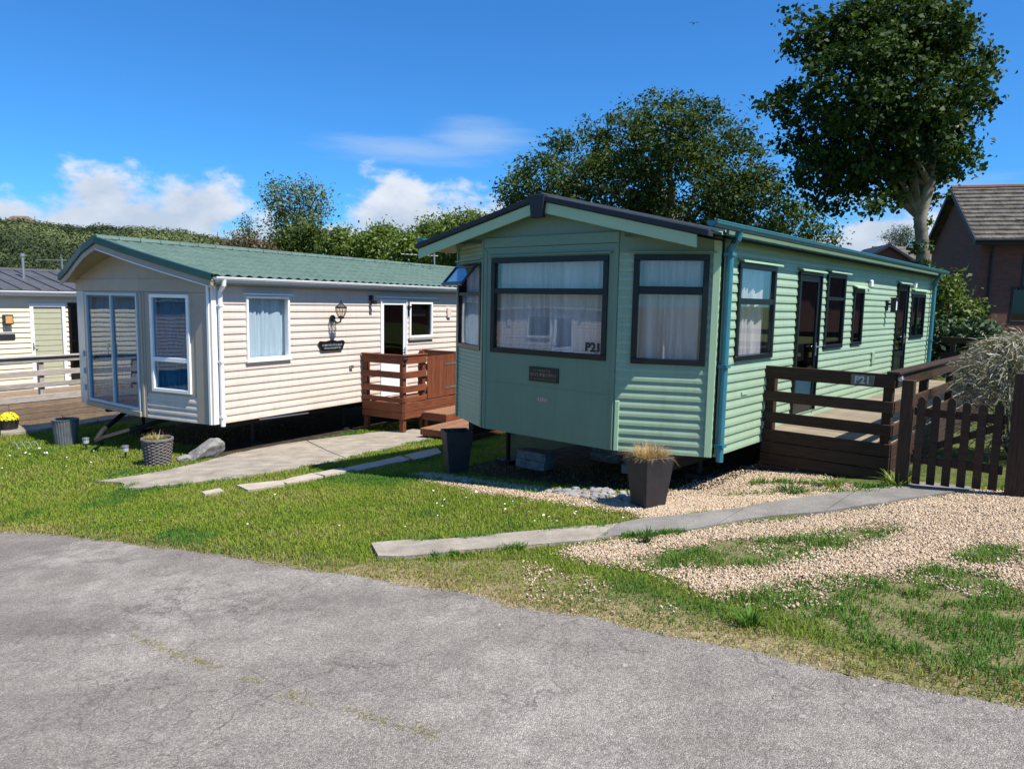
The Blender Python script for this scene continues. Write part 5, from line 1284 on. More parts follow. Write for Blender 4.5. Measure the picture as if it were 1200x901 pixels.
while n_ < 46:
    x, y = r_.uniform(.2, 1.35), r_.uniform(6.4, 7.35)
    if not bool(inpoly(np.array([x]), np.array([y]), STONES)[0]): continue
    s = r_.uniform(.028, .055)
    if any((x - a) ** 2 + (y - c) ** 2 < (.7 * (s + q)) ** 2 for a, c, q in pts_): continue
    pts_.append((x, y, s)); n_ += 1
    rock('cobble', 'pale grey cobble lying in the row at the edge of the lawn', x, y, s * r_.uniform(.9, 1.5), s, s * .5, r_.uniform(0, 3), (r_.uniform(-.2, .2), r_.uniform(-.2, .2)), MT['whitestone'], 'stone', 'pale cobbles before the green caravan', seed=r_.randrange(99), sub=2, lift=.5)
for x, y, lab in ((-7.0, 11.75, 'small solar stake lamp in the lawn nearer the zinc pot'), (-5.95, 11.0, 'small solar stake lamp in the lawn nearer the basket planter')):
    z = float(gz(x, y)); e = empty('garden_light', (x, y, z)); tag(e, lab, 'garden light', 'solar lights in the lawn')
    b = MB(); b.tube([(0, 0, -.03), (0, 0, .09)], .012, 6); b.build('stake', MT['iron'], e)
    b = MB(); b.lathe([(.012, .09), (.045, .11), (.05, .17), (.04, .18)], 12); b.build('lamp_shade', MT['pale'], e)
    b = MB(); b.lathe([(0, .178), (.058, .178), (.05, .20), (0, .21)], 12); b.build('cap', MT['zinc'], e)
# looped wire edging by the zinc pot
z = float(gz(-8.05, 11.75)); b = MB()
for k in range(4):
    x0 = -8.3 + k * .1
    b.tube([(x0 + .075 * math.cos(a) + .07, 11.8 + .02 * k, float(gz(x0, 11.8)) + .01 + .12 * max(0, math.sin(a))) for a in np.linspace(math.pi, 0, 9)], .003, 5)
tag(b.build('wire_edging', MT['pale']), 'white looped wire edging in front of the zinc pot', 'edging')
# yellow flowers at the left edge
x, y = -9.50, 13.52; z = float(gz(x, y)); yf = lathe_pot('flower_pot', 'dark pot of bright yellow flowers at the foot of the tan skirting', x, y, [(.0, 0), (.13, 0), (.17, .22), (.18, .24), (.155, .24), (.15, .2)], MT['potblack'], (.15, .2))
rg = np.random.default_rng(5); V = []; F = []
for i in range(420):
    d = rg.normal(size=3); d[2] = abs(d[2]) * 1.1; d /= np.linalg.norm(d); c = np.array([0, 0, .25]) + d * np.array([.17, .17, .13]) * rg.uniform(.8, 1.05)
    u = np.cross(d, [.3, .5, .7]); u /= np.linalg.norm(u); w = np.cross(d, u); k0 = len(V); s = .022
    for a in range(6): V.append(c + (u * math.cos(a * 1.047) + w * math.sin(a * 1.047)) * s + d * rg.normal(0, .004))
    F.append([k0 + a for a in range(6)])
npmesh('blossom', np.array(V), np.array(F), MT['petal'], None, yf)
blades('leaves', (0, 0, .2), 120, .14, 0, 1.1, .012, LM['weed'], yf, 11, .1)

# a further caravan down the lane on the left, mirrored in the green caravan's front window
def copy_tree(o, parent=None):
    c = o.copy(); COL.objects.link(c)
    if parent is not None: c.parent = parent; c.matrix_parent_inverse = o.matrix_parent_inverse
    for ch in list(o.children): copy_tree(ch, c)
    return c
c4 = copy_tree(cream); c4.location = (-17.5, -1.0, float(gz(-17.5, 3)) + .1); c4.rotation_euler = (0, 0, R(6))
tag(c4, 'cream caravan across the lane seen only mirrored in the P21 window', 'caravan', 'static caravans on the site')

# ---------------------------------------------------------------- trees
def leaves_np(C, Nn, size, r_, aspect=.62, var=.35):
    n = len(C)
    a = r_.normal(size=(n, 3)); a -= Nn * (a * Nn).sum(1)[:, None]; a /= np.linalg.norm(a, axis=1)[:, None] + 1e-9
    w = np.cross(Nn, a); L = size * (1 + r_.uniform(-var, var, n))[:, None]; W = L * aspect
    fold = Nn * L * .12
    V = np.stack([C - a * L * .5, C - w * W * .5 + fold - a * L * .05, C + a * L * .5 - fold * .6, C + w * W * .5 + fold - a * L * .05], 1).reshape(-1, 3)
    return V, np.arange(n * 4).reshape(n, 4)
def crown_mesh(name, blobs, n, size, mat, parent, seed, clump=.2, per=22, aspect=.62, shell=.55, up=.45, gap=.0, sag=.0):
    r_ = np.random.default_rng(seed); B = np.array(blobs, float); wt = B[:, 3] ** 2.4; wt /= wt.sum()
    nc = max(8, n // per); k = r_.choice(len(B), nc, p=wt); d = r_.normal(size=(nc, 3)); d /= np.linalg.norm(d, axis=1)[:, None]
    rad = (shell + (1 - shell) * r_.random(nc) ** .7)
    C = B[k, :3] + d * (B[k, 3] * rad)[:, None]
    if gap: 
        keep = (np.sin(C[:, 0] * 2.1 + seed) * np.sin(C[:, 2] * 2.3) * np.sin(C[:, 1] * 1.7 + 1)) > -1 + gap * r_.random(nc) * 2; C = C[keep]; d = d[keep]; nc = len(C)
    sg = clump * r_.uniform(.6, 1.4, nc)
    i = np.repeat(np.arange(nc), per)
    off = r_.normal(size=(len(i), 3)) * sg[i][:, None] * np.array([1, 1, .6])
    P = C[i] + off
    Nn = d[i] * .35 + r_.normal(size=(len(i), 3)) * .55 + np.array([0, 0, up]); Nn /= np.linalg.norm(Nn, axis=1)[:, None]
    V, F = leaves_np(P, Nn, size, r_, aspect)
    ct = r_.random(nc); T = np.clip(ct[i] * .6 + r_.random(len(i)) * .4, 0, 1)
    return npmesh(name, V, F, mat, np.repeat(T, 4), parent), C
def limbs(base, top, r0, blobs, parent, mat, name='branch', seed=0, k=9, rmin=.035):
    r_ = random.Random(seed); base = Vector(base); top = Vector(top); b = MB()
    L = (top - base).length; n = 9; pts = []; rad = []
    for i in range(n):
        t = i / (n - 1); pts.append(base.lerp(top, t) + Vector((r_.uniform(-1, 1), r_.uniform(-1, 1), 0)) * L * .018 * (t > 0)); rad.append(r0 * (1.25 if i == 0 else 1.0) * (1 - .45 * t))
    b.tube(pts, rad, 12); tr = b.build('trunk', mat, parent, smooth=True)
    bs = sorted(blobs, key=lambda q: -q[3])[:k]
    for q in bs:
        s = Vector(pts[r_.randrange(n - 4, n)]); e = Vector(q[:3]); m1 = s.lerp(e, .35) + Vector((0, 0, (e - s).length * .08)); m2 = s.lerp(e, .7) + Vector((r_.uniform(-.2, .2), r_.uniform(-.2, .2), .1))
        c = MB(); c.tube([s, m1, m2, e], [r0 * .42, r0 * .3, max(rmin * .7, r0 * .16), rmin * .35], 7); c.build(name, mat, parent, smooth=True)
        for _ in range(2):
            e2 = e + Vector((r_.gauss(0, 1), r_.gauss(0, 1), r_.gauss(.2, 1))).normalized() * q[3] * .8
            c = MB(); c.tube([m2, m2.lerp(e2, .5) + Vector((0, 0, .08)), e2], [max(rmin * .6, r0 * .12), rmin * .4, rmin * .15], 5); c.build(name, mat, parent, smooth=True)
    return tr
def rel(blobs, o): return [(a - o[0], b_ - o[1], c - o[2], r0) for a, b_, c, r0 in blobs]
LM['syc'] = leafmat('sycamore_leaf', (.014, .030, .007), (.032, .062, .012), (.075, .112, .020), .25, .6, .15)
LM['mid'] = leafmat('bush_leaf', (.022, .042, .009), (.048, .080, .015), (.10, .132, .028), .3, .6, .18)
LM['airy'] = leafmat('pale_tree_leaf', (.07, .10, .04), (.115, .155, .06), (.17, .205, .09), .3)
LM['hedge'] = leafmat('hedge_leaf', (.06, .10, .016), (.11, .165, .026), (.19, .24, .05), .3)
LM['bushy'] = leafmat('bushy_leaf', (.04, .075, .012), (.085, .13, .022), (.17, .20, .04), .3)
LM['con'] = leafmat('conifer_leaf', (.025, .05, .02), (.045, .08, .03), (.07, .11, .04), .1)
LM['silver'] = leafmat('silver_leaf', (.17, .155, .105), (.27, .25, .185), (.40, .37, .29), .2, .6)
LM['hill'] = leafmat('woodland_leaf', (.026, .038, .020), (.058, .078, .032), (.14, .165, .065), .1, .85, .08)
LM['brown'] = leafmat('brown_scrub_leaf', (.07, .05, .025), (.10, .075, .04), (.13, .11, .05), .2)
def tree(name, label, cat, blobs, n, size, mat, seed, trunk=None, r0=.2, group=None, bark='bark', **kw):
    x = trunk[0] if trunk else float(np.mean([q[0] for q in blobs])); y = trunk[1] if trunk else float(np.mean([q[1] for q in blobs]))
    o = (x, y, float(gz(x, y)) - .1); e = empty(name, o); tag(e, label, cat, group)
    B = rel(blobs, o); k = kw.pop('k', 9)
    crown_mesh('crown', B, n, size, mat, e, seed, **kw)
    top = trunk[2:] if trunk else (sum(q[0] for q in B) / len(B), sum(q[1] for q in B) / len(B), max(q[2] for q in B) * .8)
    if trunk: top = (top[0] - o[0], top[1] - o[1], top[2] - o[2])
    limbs((0, 0, -.1), top, r0, B, e, MT[bark], seed=seed, k=k)
    return e
syc = tree('sycamore_tree', 'tall dark sycamore with mottled trunk rising behind the green caravan', 'tree', SYC, 35000, .115, LM['syc'], 21, (10.15, 18.3, 9.9, 18.0, 6.4), .20, clump=.15, per=26, shell=.5, aspect=.85, up=.35, k=18)
crown_mesh('ivy', [(-.14, -.2, 2.7, .2), (-.2, -.15, 3.2, .2), (-.16, -.15, 3.8, .17), (.1, -.2, 1.9, .25), (-.2, -.15, 4.3, .16)], 1500, .08, LM['weed'], syc, 77, clump=.07, per=10, aspect=.9)
tree('broadleaf_tree', 'broad dense green tree directly behind the green caravan roof', 'tree', MID, 66000, .112, LM['mid'], 22, (4.8, 22.2, 4.6, 22, 4.5), .3, clump=.17, per=22, shell=.6, aspect=.6, k=14)
tree('birch_tree', 'slender open tree against the clouds behind the cream caravan', 'tree', AIRY, 5000, .16, LM['airy'], 23, (-11.7, 40, -11.9, 40, 6.0), .16, bark='twig', clump=.32, per=10, shell=.3, k=12)
tree('bush', 'dense dark green bush at the foot of the slender open tree', 'bush', AIRYLOW, 9000, .17, LM['mid'], 24, None, .12, clump=.3, k=4)
tree('sapling', 'small thin sapling left of the slender open tree', 'tree', SAP, 700, .14, LM['airy'], 25, None, .05, bark='twig', clump=.22, per=8, shell=.2, k=4)
tree('conifer', 'dark conifer behind the sycamore trunk', 'tree', CON, 5000, .16, LM['con'], 26, None, .12, clump=.2, aspect=.25, k=4)
tree('bush', 'yellow green leafy bush against the brick house wall', 'bush', BUSHY, 3600, .12, LM['bushy'], 27, None, .05, clump=.16, k=4)
tree('bush', 'dark evergreen bush low at the far end of the green caravan', 'bush', DARKB, 3000, .12, LM['con'], 28, None, .05, clump=.16, k=3)
HL = ['brownish scrubby hedge clump just above the cream roof, furthest left', 'small rounded green bush right beside the slender open tree', 'low light green bush in the dip of the hedge row', 'taller light green bush right of the dip in the hedge row', 'broad green bush in the middle of the hedge row', 'spiky topped green bush with upright shoots in the hedge row', 'bushy light green tree near the left eave of the green caravan', 'leafy green tree half hidden behind the green caravan left eave']
for i, h in enumerate(HEDGE):
    tree('hedge_bush', HL[i], 'bush', h, 5200, .16, LM['brown'] if i == 0 else LM['hedge'], 40 + i, None, .09, group='bushes behind the cream caravan', clump=.24, per=16, shell=.5, k=4, aspect=.5)
# silver leaved shrub behind the gate
so_ = loc2w(G0, GTH, 2.0, 2.2); so_ = (so_[0] + .38, so_[1] + .22); sh = empty('shrub', (so_[0], so_[1], float(gz(*so_)))); tag(sh, 'silver grey shrub with thin arching leaves behind the picket gate', 'shrub')
r2 = np.random.default_rng(31); V = []; F = []; T = []
for i in range(5200):
    a = r2.uniform(0, 6.283); e1 = r2.uniform(-.35, 1.45); rad = .64 * (r2.random() ** .4)
    c = np.array([math.cos(a) * math.cos(e1) * rad * 1.05, math.sin(a) * math.cos(e1) * rad * .9, .80 + math.sin(e1) * rad * .85])
    if r2.random() < .22: c[2] = r2.uniform(.1, .8); c[:2] *= .9
    d = np.array([math.cos(a), math.sin(a), r2.uniform(-.3, .9)]) + r2.normal(0, .55, 3); d /= np.linalg.norm(d)
    s = np.cross(d, r2.normal(size=3)); s /= np.linalg.norm(s); L = r2.uniform(.09, .19); w = r2.uniform(.004, .0075); t = r2.random(); k0 = len(V)
    for j, f in enumerate((0, .5, 1)):
        q = c + d * L * f + np.array([0, 0, -.35 * L * f * f]); ww = s * w * (1 - .8 * abs(f - .4)); V += [q - ww, q + ww]; T += [t, t]
        if j: F.append((k0 + 2 * j - 2, k0 + 2 * j - 1, k0 + 2 * j + 1, k0 + 2 * j))
npmesh('leaves', np.array(V), np.array(F), LM['silver'], np.array(T), sh)
for i in range(34):
    a = r2.uniform(0, 6.283); e1 = r2.uniform(.5, 1.4); L = r2.uniform(.7, 1.35); b = MB()
    b.tube([(0.08 * math.cos(a), .08 * math.sin(a), 0), (L * .4 * math.cos(a) * math.cos(e1) + .05, L * .4 * math.sin(a) * math.cos(e1), L * .55 * math.sin(e1)), (L * math.cos(a) * math.cos(e1), L * math.sin(a) * math.cos(e1), L * math.sin(e1))], [.014, .009, .003], 5); b.build('stem', MT['twig'], sh)

# ---------------------------------------------------------------- hill and woodland
hx = np.arange(-420, 160, 6.0); hy = np.r_[60, 75, 90, np.arange(105, 460, 9)]
def hill_top(x):  # height of the ridge against bearing
    return np.interp(x, [-420, -300, -230, -219, -207, -185, -154, -127, -116, -100, -70, -20, 60, 160], [15.5, 19.5, 23, 23.5, 21, 21, 20.5, 16.5, 15.5, 13, 8, 3, 1, 0])
def hill_z(x, y):
    t = np.clip((y - 60) / 270, 0, 1.15); xx = x * 330 / np.maximum(y, 60)
    return -2.5 + (hill_top(np.clip(xx, -420, 160)) + .5) * (t ** .85) * np.where(t > 1, 1 - (t - 1) * 1.2, 1) + (fbm(x, y, .02, 60) - .5) * 5 * t
HX, HY = np.meshgrid(hx, hy, indexing='ij'); HZ = hill_z(HX, HY)
I = np.arange(HX.size).reshape(HX.shape); F = np.stack([I[:-1, :-1], I[1:, :-1], I[1:, 1:], I[:-1, 1:]], -1).reshape(-1, 4)
hill = npmesh('hill', np.stack([HX, HY, HZ], -1).reshape(-1, 3), F, M('hill_meadow', (.06, .085, .025), rough=.95, var=.4, scale=.05), smooth=True); tag(hill, kind='structure')
r3 = np.random.default_rng(77); nt = 3000
ty = 95 + 270 * r3.random(nt) ** .75; tx = -ty * r3.uniform(.02, .92, nt); 
keep = (tx > -400) & ~((np.hypot(tx + 221, ty - 322) < 13)); tx, ty = tx[keep], ty[keep]
tz = hill_z(tx, ty); tr_ = r3.uniform(2.6, 7.6, len(tx)) * np.interp(ty, [95, 200, 330], [.32, .75, 1.0])
P_, N_, T_ = [], [], []
big = .5 + (fbm(tx, ty, .028, 61, 2) - .5) * 1.9
for x, y, z, r0, bb in zip(tx, ty, tz, tr_, big):
    q = int(60 + 7.0 * r0 * r0 * (1.8 if y < 170 else 1.25)); d = r3.normal(size=(q, 3)); d[:, 2] = np.abs(d[:, 2]) * .9 - .1; d[:, 1] -= .3; d /= np.linalg.norm(d, axis=1)[:, None]
    P_.append(np.array([x, y, z + r0 * .7]) + d * np.array([r0, r0, r0 * 1.0]) * r3.uniform(.8, 1.08, (q, 1))); N_.append(d + r3.normal(size=(q, 3)) * .14); T_.append(np.clip(bb * 1.1 - .36 + .5 * np.clip((300 - y) / 170, 0, 1) + r3.normal(0, .24) + r3.uniform(-.04, .04, q), 0, 1))
P_ = np.concatenate(P_); N_ = np.concatenate(N_); N_ /= np.linalg.norm(N_, axis=1)[:, None]; T_ = np.concatenate(T_)
sz_ = np.interp(P_[:, 1], [95, 330], [.36, 1.0])[:, None]
V, F = leaves_np(P_, N_, 1.0, r3, .8, .3); V = (V.reshape(-1, 4, 3) - P_[:, None]) * sz_[:, None] + P_[:, None]
tag(npmesh('hillside_woodland', V.reshape(-1, 3), F, LM['hill'], np.repeat(T_, 4)), 'mixed green woodland covering the hill', 'woodland', kind='stuff')
vl = empty('villa', (-221, 330, float(hill_z(-221, 330)) + 7.0)); tag(vl, 'pale house with brown roof on the wooded hill top', 'house')
b = MB(); b.box(-6, 6, -4, 4, -4, 2.6); b.build('wall', MT['render'], vl)
b = MB(); b.hexa([(-6.8, -4.8, 2.6), (6.8, -4.8, 2.6), (6.8, 4.8, 2.6), (-6.8, 4.8, 2.6), (-3.2, -.4, 6), (3.2, -.4, 6), (3.2, .4, 6), (-3.2, .4, 6)]); b.build('roof', MT['clay'], vl)
for x in (-3.6, -.6, 2.6):
    b = MB(); b.box(x, x + 1.4, -4.06, -3.96, -.2, 1.6); b.build('window', MT['blacktrim'], vl)
def mast(label, x, y, h, w):
    z = float(hill_z(x, y)); b = MB()
    for dx, dy in ((-1, -1), (1, -1), (1, 1), (-1, 1)): b.tube([(dx * w, dy * w, 0), (dx * w * .25, dy * w * .25, h)], .12, 5)
    for k in range(8):
        t = k / 8; q = w * (1 - .75 * t); b.tube([(-q, -q, h * t), (q, -q, h * (t + .12))], .07, 4); b.tube([(q, -q, h * t), (-q, -q, h * (t + .12))], .07, 4)
    b.tube([(0, 0, h), (0, 0, h * 1.15)], .12, 5); b.box(-w * .5, w * .5, -w * .3, w * .3, h * .86, h * .93)
    o = b.build('mast', MT['iron']); o.location = (x, y, z); tag(o, label, 'mast')
mast('lattice radio mast beside the pale house on the hill', -216, 332, 12, .9); mast('thin lattice mast on the skyline left of the slender tree', -121, 300, 12, .5)

# ---------------------------------------------------------------- houses
def brick_mat():
    m_, n, l = mat_new('dark_brick'); out = N(n, 'ShaderNodeOutputMaterial'); b = N(n, 'ShaderNodeBsdfPrincipled'); l.new(b.outputs[0], out.inputs[0]); b.inputs['Roughness'].default_value = .9
    tcn = N(n, 'ShaderNodeTexCoord'); sp_ = N(n, 'ShaderNodeSeparateXYZ'); l.new(tcn.outputs['Object'], sp_.inputs[0])
    ad = N(n, 'ShaderNodeMath', operation='ADD'); l.new(sp_.outputs[0], ad.inputs[0]); l.new(sp_.outputs[1], ad.inputs[1]); cb = N(n, 'ShaderNodeCombineXYZ'); l.new(ad.outputs[0], cb.inputs[0]); l.new(sp_.outputs[2], cb.inputs[1])
    br = N(n, 'ShaderNodeTexBrick'); l.new(cb.outputs[0], br.inputs[0]); br.inputs['Scale'].default_value = 1.0; br.inputs['Brick Width'].default_value = .225; br.inputs['Row Height'].default_value = .075; br.inputs['Mortar Size'].default_value = .008
    br.inputs['Color1'].default_value = (.18, .06, .045, 1); br.inputs['Color2'].default_value = (.125, .043, .034, 1); br.inputs['Mortar'].default_value = (.12, .07, .056, 1)
    l.new(br.outputs[0], b.inputs['Base Color']); return m_
MT['brick'] = brick_mat()
hr = (16.49, 28.0); ha = R(-16); hz = float(gz(19, 27))
hs = empty('brick_house', (hr[0], hr[1], hz), ha); tag(hs, 'dark red brick house with grey tiled gable roof at the right edge', 'house')
HRZ, HEZ = 6.36 - hz, 4.15 - hz; HD = 3.45; HLn = 12
b = MB()
b.prism([(0.18, -HD + .35, -.5), (.18, HD - .35, -.5), (.18, HD - .35, HEZ + .1), (.18, 0, HRZ - .18), (.18, -HD + .35, HEZ + .1)], (HLn, 0, 0)); b.build('wall', MT['brick'], hs, fix=True)
nr = 13
for sgn in (-1, 1):
    b = MB()
    for k in range(nr):
        t0, t1 = k / nr, (k + 1) / nr + .02
        y0, y1 = sgn * HD * (1 - t0), sgn * HD * (1 - t1) if t1 < 1 else 0; z0, z1 = HEZ - .02 + (HRZ - HEZ) * t0, HEZ - .02 + (HRZ - HEZ) * min(1, t1)
        w_ = .33; nt_ = int(HLn / w_)
        for q in range(nt_ + 1):
            x0 = -.1 + q * w_ + (k % 2) * w_ * .5 - w_ * .5; xa, xb = max(-.1, x0 + .004), min(HLn + .2, x0 + w_ - .004); dz = random.uniform(-.008, .008)
            if xb - xa < .03: continue
            b.hexa([(xa, y0, z0 + .03 + dz), (xb, y0, z0 + .03 + dz), (xb, y1, z1 - .0), (xa, y1, z1 - .0), (xa, y0, z0 + .11 + dz), (xb, y0, z0 + .11 + dz), (xb, y1, z1 + .03), (xa, y1, z1 + .03)])
    o = b.build('roof_tiles', MT['rooftile'], hs, fix=True); o['kind'] = 'stuff'
b = MB(); b.tube([(-.1, 0, HRZ + .02), (HLn, 0, HRZ + .02)], .10, 8); b.build('ridge_tiles', M('red_ridge_tile', (.16, .075, .05), rough=.85, var=.35, scale=4), hs)
for sgn in (-1, 1):
    b = MB(); b.hexa([(-.14, sgn * (HD + .05), HEZ - .16), (-.10, sgn * (HD + .05), HEZ - .16), (-.10, 0, HRZ - .14), (-.14, 0, HRZ - .14), (-.14, sgn * (HD + .05), HEZ + .03), (-.10, sgn * (HD + .05), HEZ + .03), (-.10, 0, HRZ + .05), (-.14, 0, HRZ + .05)]); b.build('barge_board', MT['slate'], hs, fix=True)
b = MB(); b.box(-.1, HLn, -HD + .0, -HD + .36, HEZ - .12, HEZ - .07); b.build('soffit', MT['slate'], hs)
b = MB(); b.box(-.1, HLn, -HD - .03, -HD + .02, HEZ - .14, HEZ + .02); b.build('fascia', MT['slate'], hs)
half_gutter(hs, 'gutter', 0, 0, 1, 0, MT['slate'], .05).matrix_local = Matrix.Translation((0, 0, 0)) @ Matrix(((0, HLn, 0, -.1), (-1, 0, 0, -HD - .03), (0, 0, 1, HEZ + .01), (0, 0, 0, 1)))
b = MB(); b.tube([(.5, -HD + .2, HEZ - .12), (.5, -HD + .30, HEZ - .5), (.5, -HD + .30, -.4)], .04, 8); b.build('downpipe', MT['slate'], hs)
HF = Facet(hs, (.18, -HD + .35), (HLn, -HD + .35), 0)
hw_ = window(HF, 1.25, 2.6, HEZ - 1.55, HEZ - .42, MT['blacktrim'], fw=.07, glassm='glassdark', mullions=(1.9,), proud=.02)
b = MB(); HF.box(b, 1.28, 2.57, HEZ - 1.5, HEZ - .45, .004, .01); b.build('blind', MT['inside'], hw_)
b = MB(); HF.box(b, 1.2, 2.65, HEZ - 1.62, HEZ - 1.55, 0, .08); b.build('sill', MT['slate'], hs)
window(HF, 1.0, 2.9, 1.0, 2.2, MT['blacktrim'], fw=.07, glassm='glassdark', mullions=(1.9,), proud=.02)
a_ = aerial(hs, 2.2, -2.3, HEZ + .75, .5, L=.9, ang=R(200), n=8)
# another house far off between the trees
fh = empty('house', (21.98, 45, 0.3), R(-8)); tag(fh, 'distant house with small gable and grey roof left of the sycamore trunk', 'house')
b = MB(); b.prism([(-1.6, -2.2, -1), (1.6, -2.2, -1), (1.6, -2.2, 4.1), (0, -2.2, 5.1), (-1.6, -2.2, 4.1)], (0, 4, 0)); b.build('wall', MT['brick'], fh, fix=True)
for s in (-1, 1):
    b = MB(); b.hexa([(s * 1.95, -2.5, 3.9), (s * 1.95, 2, 3.9), (0, 2, 5.1), (0, -2.5, 5.1), (s * 1.95, -2.5, 4.04), (s * 1.95, 2, 4.04), (0, 2, 5.26), (0, -2.5, 5.26)]); b.build('roof', MT['slate'], fh, fix=True)
b = MB(); b.hexa([(.6, -1.6, 3.9), (9, -1.6, 3.9), (9, 2.4, 5.35), (.6, 2.4, 5.35), (.6, -1.6, 4.05), (9, -1.6, 4.05), (9, 2.4, 5.5), (.6, 2.4, 5.5)]); b.build('roof', MT['rooftile'], fh)
b = MB(); b.box(1.2, 8.8, -1.2, 2, -1, 4.0); b.build('wall', MT['brick'], fh)
b = MB(); b.box(-.5, .5, -2.23, -2.19, 2.7, 3.6); b.build('window', MT['blacktrim'], fh)
# bird
b = MB(); b.tube([(-.02, .2, 0), (0, .08, .01), (0, -.05, .015), (0, -.2, 0)], [.012, .04, .045, .012], 6)
b.poly([(0, .05, .03), (.18, .08, .10), (.45, -.04, .05), (.20, -.05, .09), (0, -.06, .03)]); b.poly([(0, .05, .03), (-.18, .08, .10), (-.45, -.04, .05), (-.20, -.05, .09), (0, -.06, .03)])
bd = b.build('bird', MT['bird']); bd.location = (13.74, 60, 23.82); tag(bd, 'tiny dark bird flying high in the blue sky', 'bird')
# ---------------------------------------------------------------- grass, gravel, flowers, chippings
r4 = np.random.default_rng(99)
LM['grass'] = leafmat('grass_blade', (.125, .20, .020), (.195, .275, .026), (.31, .33, .065), .35, .7, .15)
LM['drygrass'] = leafmat('dry_grass_blade', (.16, .17, .035), (.27, .23, .07), (.40, .33, .15), .3, .7, .2)
LM['green'] = leafmat('lush_blade', (.055, .145, .018), (.085, .19, .022), (.135, .24, .04), .3, .65, .2)
def scatter_blades(P, h, w, T, lean=.55, r_=r4):
    n = len(P); a = r_.uniform(0, 6.283, n); ln = np.abs(r_.normal(lean, .25, n)); hh = h * r_.uniform(.55, 1.35, n)
    d = np.stack([np.cos(a), np.sin(a), np.zeros(n)], 1); s = np.stack([-np.sin(a), np.cos(a), np.zeros(n)], 1) * (w * r_.uniform(.7, 1.3, n))[:, None]
    up = np.array([0, 0, 1.0])
    m_ = P + d * (hh * ln * .35)[:, None] + up * (hh * .6)[:, None]; t = P + d * (hh * ln)[:, None] + up * (hh * np.maximum(.25, 1 - .25 * ln))[:, None]
    V = np.stack([P - s, P + s, m_ + s * .75, m_ - s * .75, t], 1).reshape(-1, 3)
    k = np.arange(n)[:, None] * 5
    F = np.concatenate([k + np.array([[0, 1, 2]]), k + np.array([[0, 2, 3]]), k + np.array([[3, 2, 4]])], 0)
    return V, F, np.repeat(T, 5)
def sample(x0, x1, y0, y1, dens):
    n = int((x1 - x0) * (y1 - y0) * dens); return r4.uniform(x0, x1, n), r4.uniform(y0, y1, n)
GR = []; DG_ = []; GN = []
for (x0, x1, y0, y1, dens, h, w) in ((-1.5, 3.6, 2.5, 5.6, 6500, .030, .0026), (-1.8, 2.4, 5.6, 9.0, 5600, .030, .0031), (-6, -1.5, 4.9, 9.0, 5200, .031, .0034), (-11, 0, 9.0, 14.5, 2300, .036, .0048), (-12, -6, 6.9, 9, 2600, .034, .0042), (3.6, 5.5, 2, 6.5, 3500, .034, .0034)):
    x, y = sample(x0, x1, y0, y1, dens); q = masks(x, y, .045)
    hard = q['hard']
    vis = (x / np.maximum(y, .1) > -.86) & (x / np.maximum(y, .1) < .86)
    patch = fbm(x, y, 1.3, 14); fine = fbm(x, y, 6, 15); dist = y - road_y(x)
    ok = q['lawn'] & ~hard & vis & ~q['gravel'] & ~q['strip'] & ~q['soil']
    keep = np.where(q['under'], .05, 1.0)
    isle = q['isles']
    bare = np.clip((fine - .50) * 5, 0, 1)
    ed = np.clip(1 - dist / .42, 0, 1)
    keep = np.where(q['dry'] & ~isle, keep * (1 - .62 * bare), keep); keep = np.where(isle, keep * np.clip(.62 + (fine - .44) * 5.5, .22, 1), keep)
    keep = keep * (1 - .5 * ed * np.clip(fine * 2 - .5, 0, 1))
    sel = ok & (r4.random(len(x)) < keep)
    x, y, patch, fine, dist, isle, ed, dryq = x[sel], y[sel], patch[sel], fine[sel], dist[sel], isle[sel], ed[sel], q['dry'][sel]
    P = np.stack([x, y, gz(x, y) - .012], 1)
    pd_ = np.clip(.05 + .85 * ed + .45 * (patch - .5) * 2 + dryq * .42 + np.clip((fine - .62) * 3, 0, .4), 0, 1) * np.where(isle & (dist > .45), .25, 1)
    isd = r4.random(len(x)) < pd_ * .85
    lush = ~isd & (isle | (patch < .36 + r4.normal(0, .04, len(x))))
    hh = h * (1 + .35 * (patch - .5)) * np.where(isle, .75 + 1.3 * np.clip((fine - .42) * 3, 0, 1), 1.0) * np.where(dryq & ~isle, .75, 1)
    T = np.clip(.5 + (patch - .5) * .9 + r4.normal(0, .22, len(x)), 0, 1)
    for msk, lst in ((~isd & ~lush, GR), (isd, DG_), (lush, GN)): lst.append(scatter_blades(P[msk], hh[msk], w, T[msk]))
def join(lst):
    V, F, T = [], [], []; o = 0
    for v, f, t in lst: V.append(v); F.append(f + o); T.append(t); o += len(v)
    return np.concatenate(V), np.concatenate(F), np.concatenate(T)
for nm, lst, mt, lab in (('lawn_grass', GR, LM['grass'], 'short bright green mown grass of the lawn'), ('dry_grass', DG_, LM['drygrass'], 'yellowed dry grass along the road edge'), ('lush_grass', GN, LM['green'], 'darker lush grass and clover patches')):
    V, F, T = join(lst); tag(npmesh(nm, V, F, mt, T), lab, 'grass', kind='stuff')
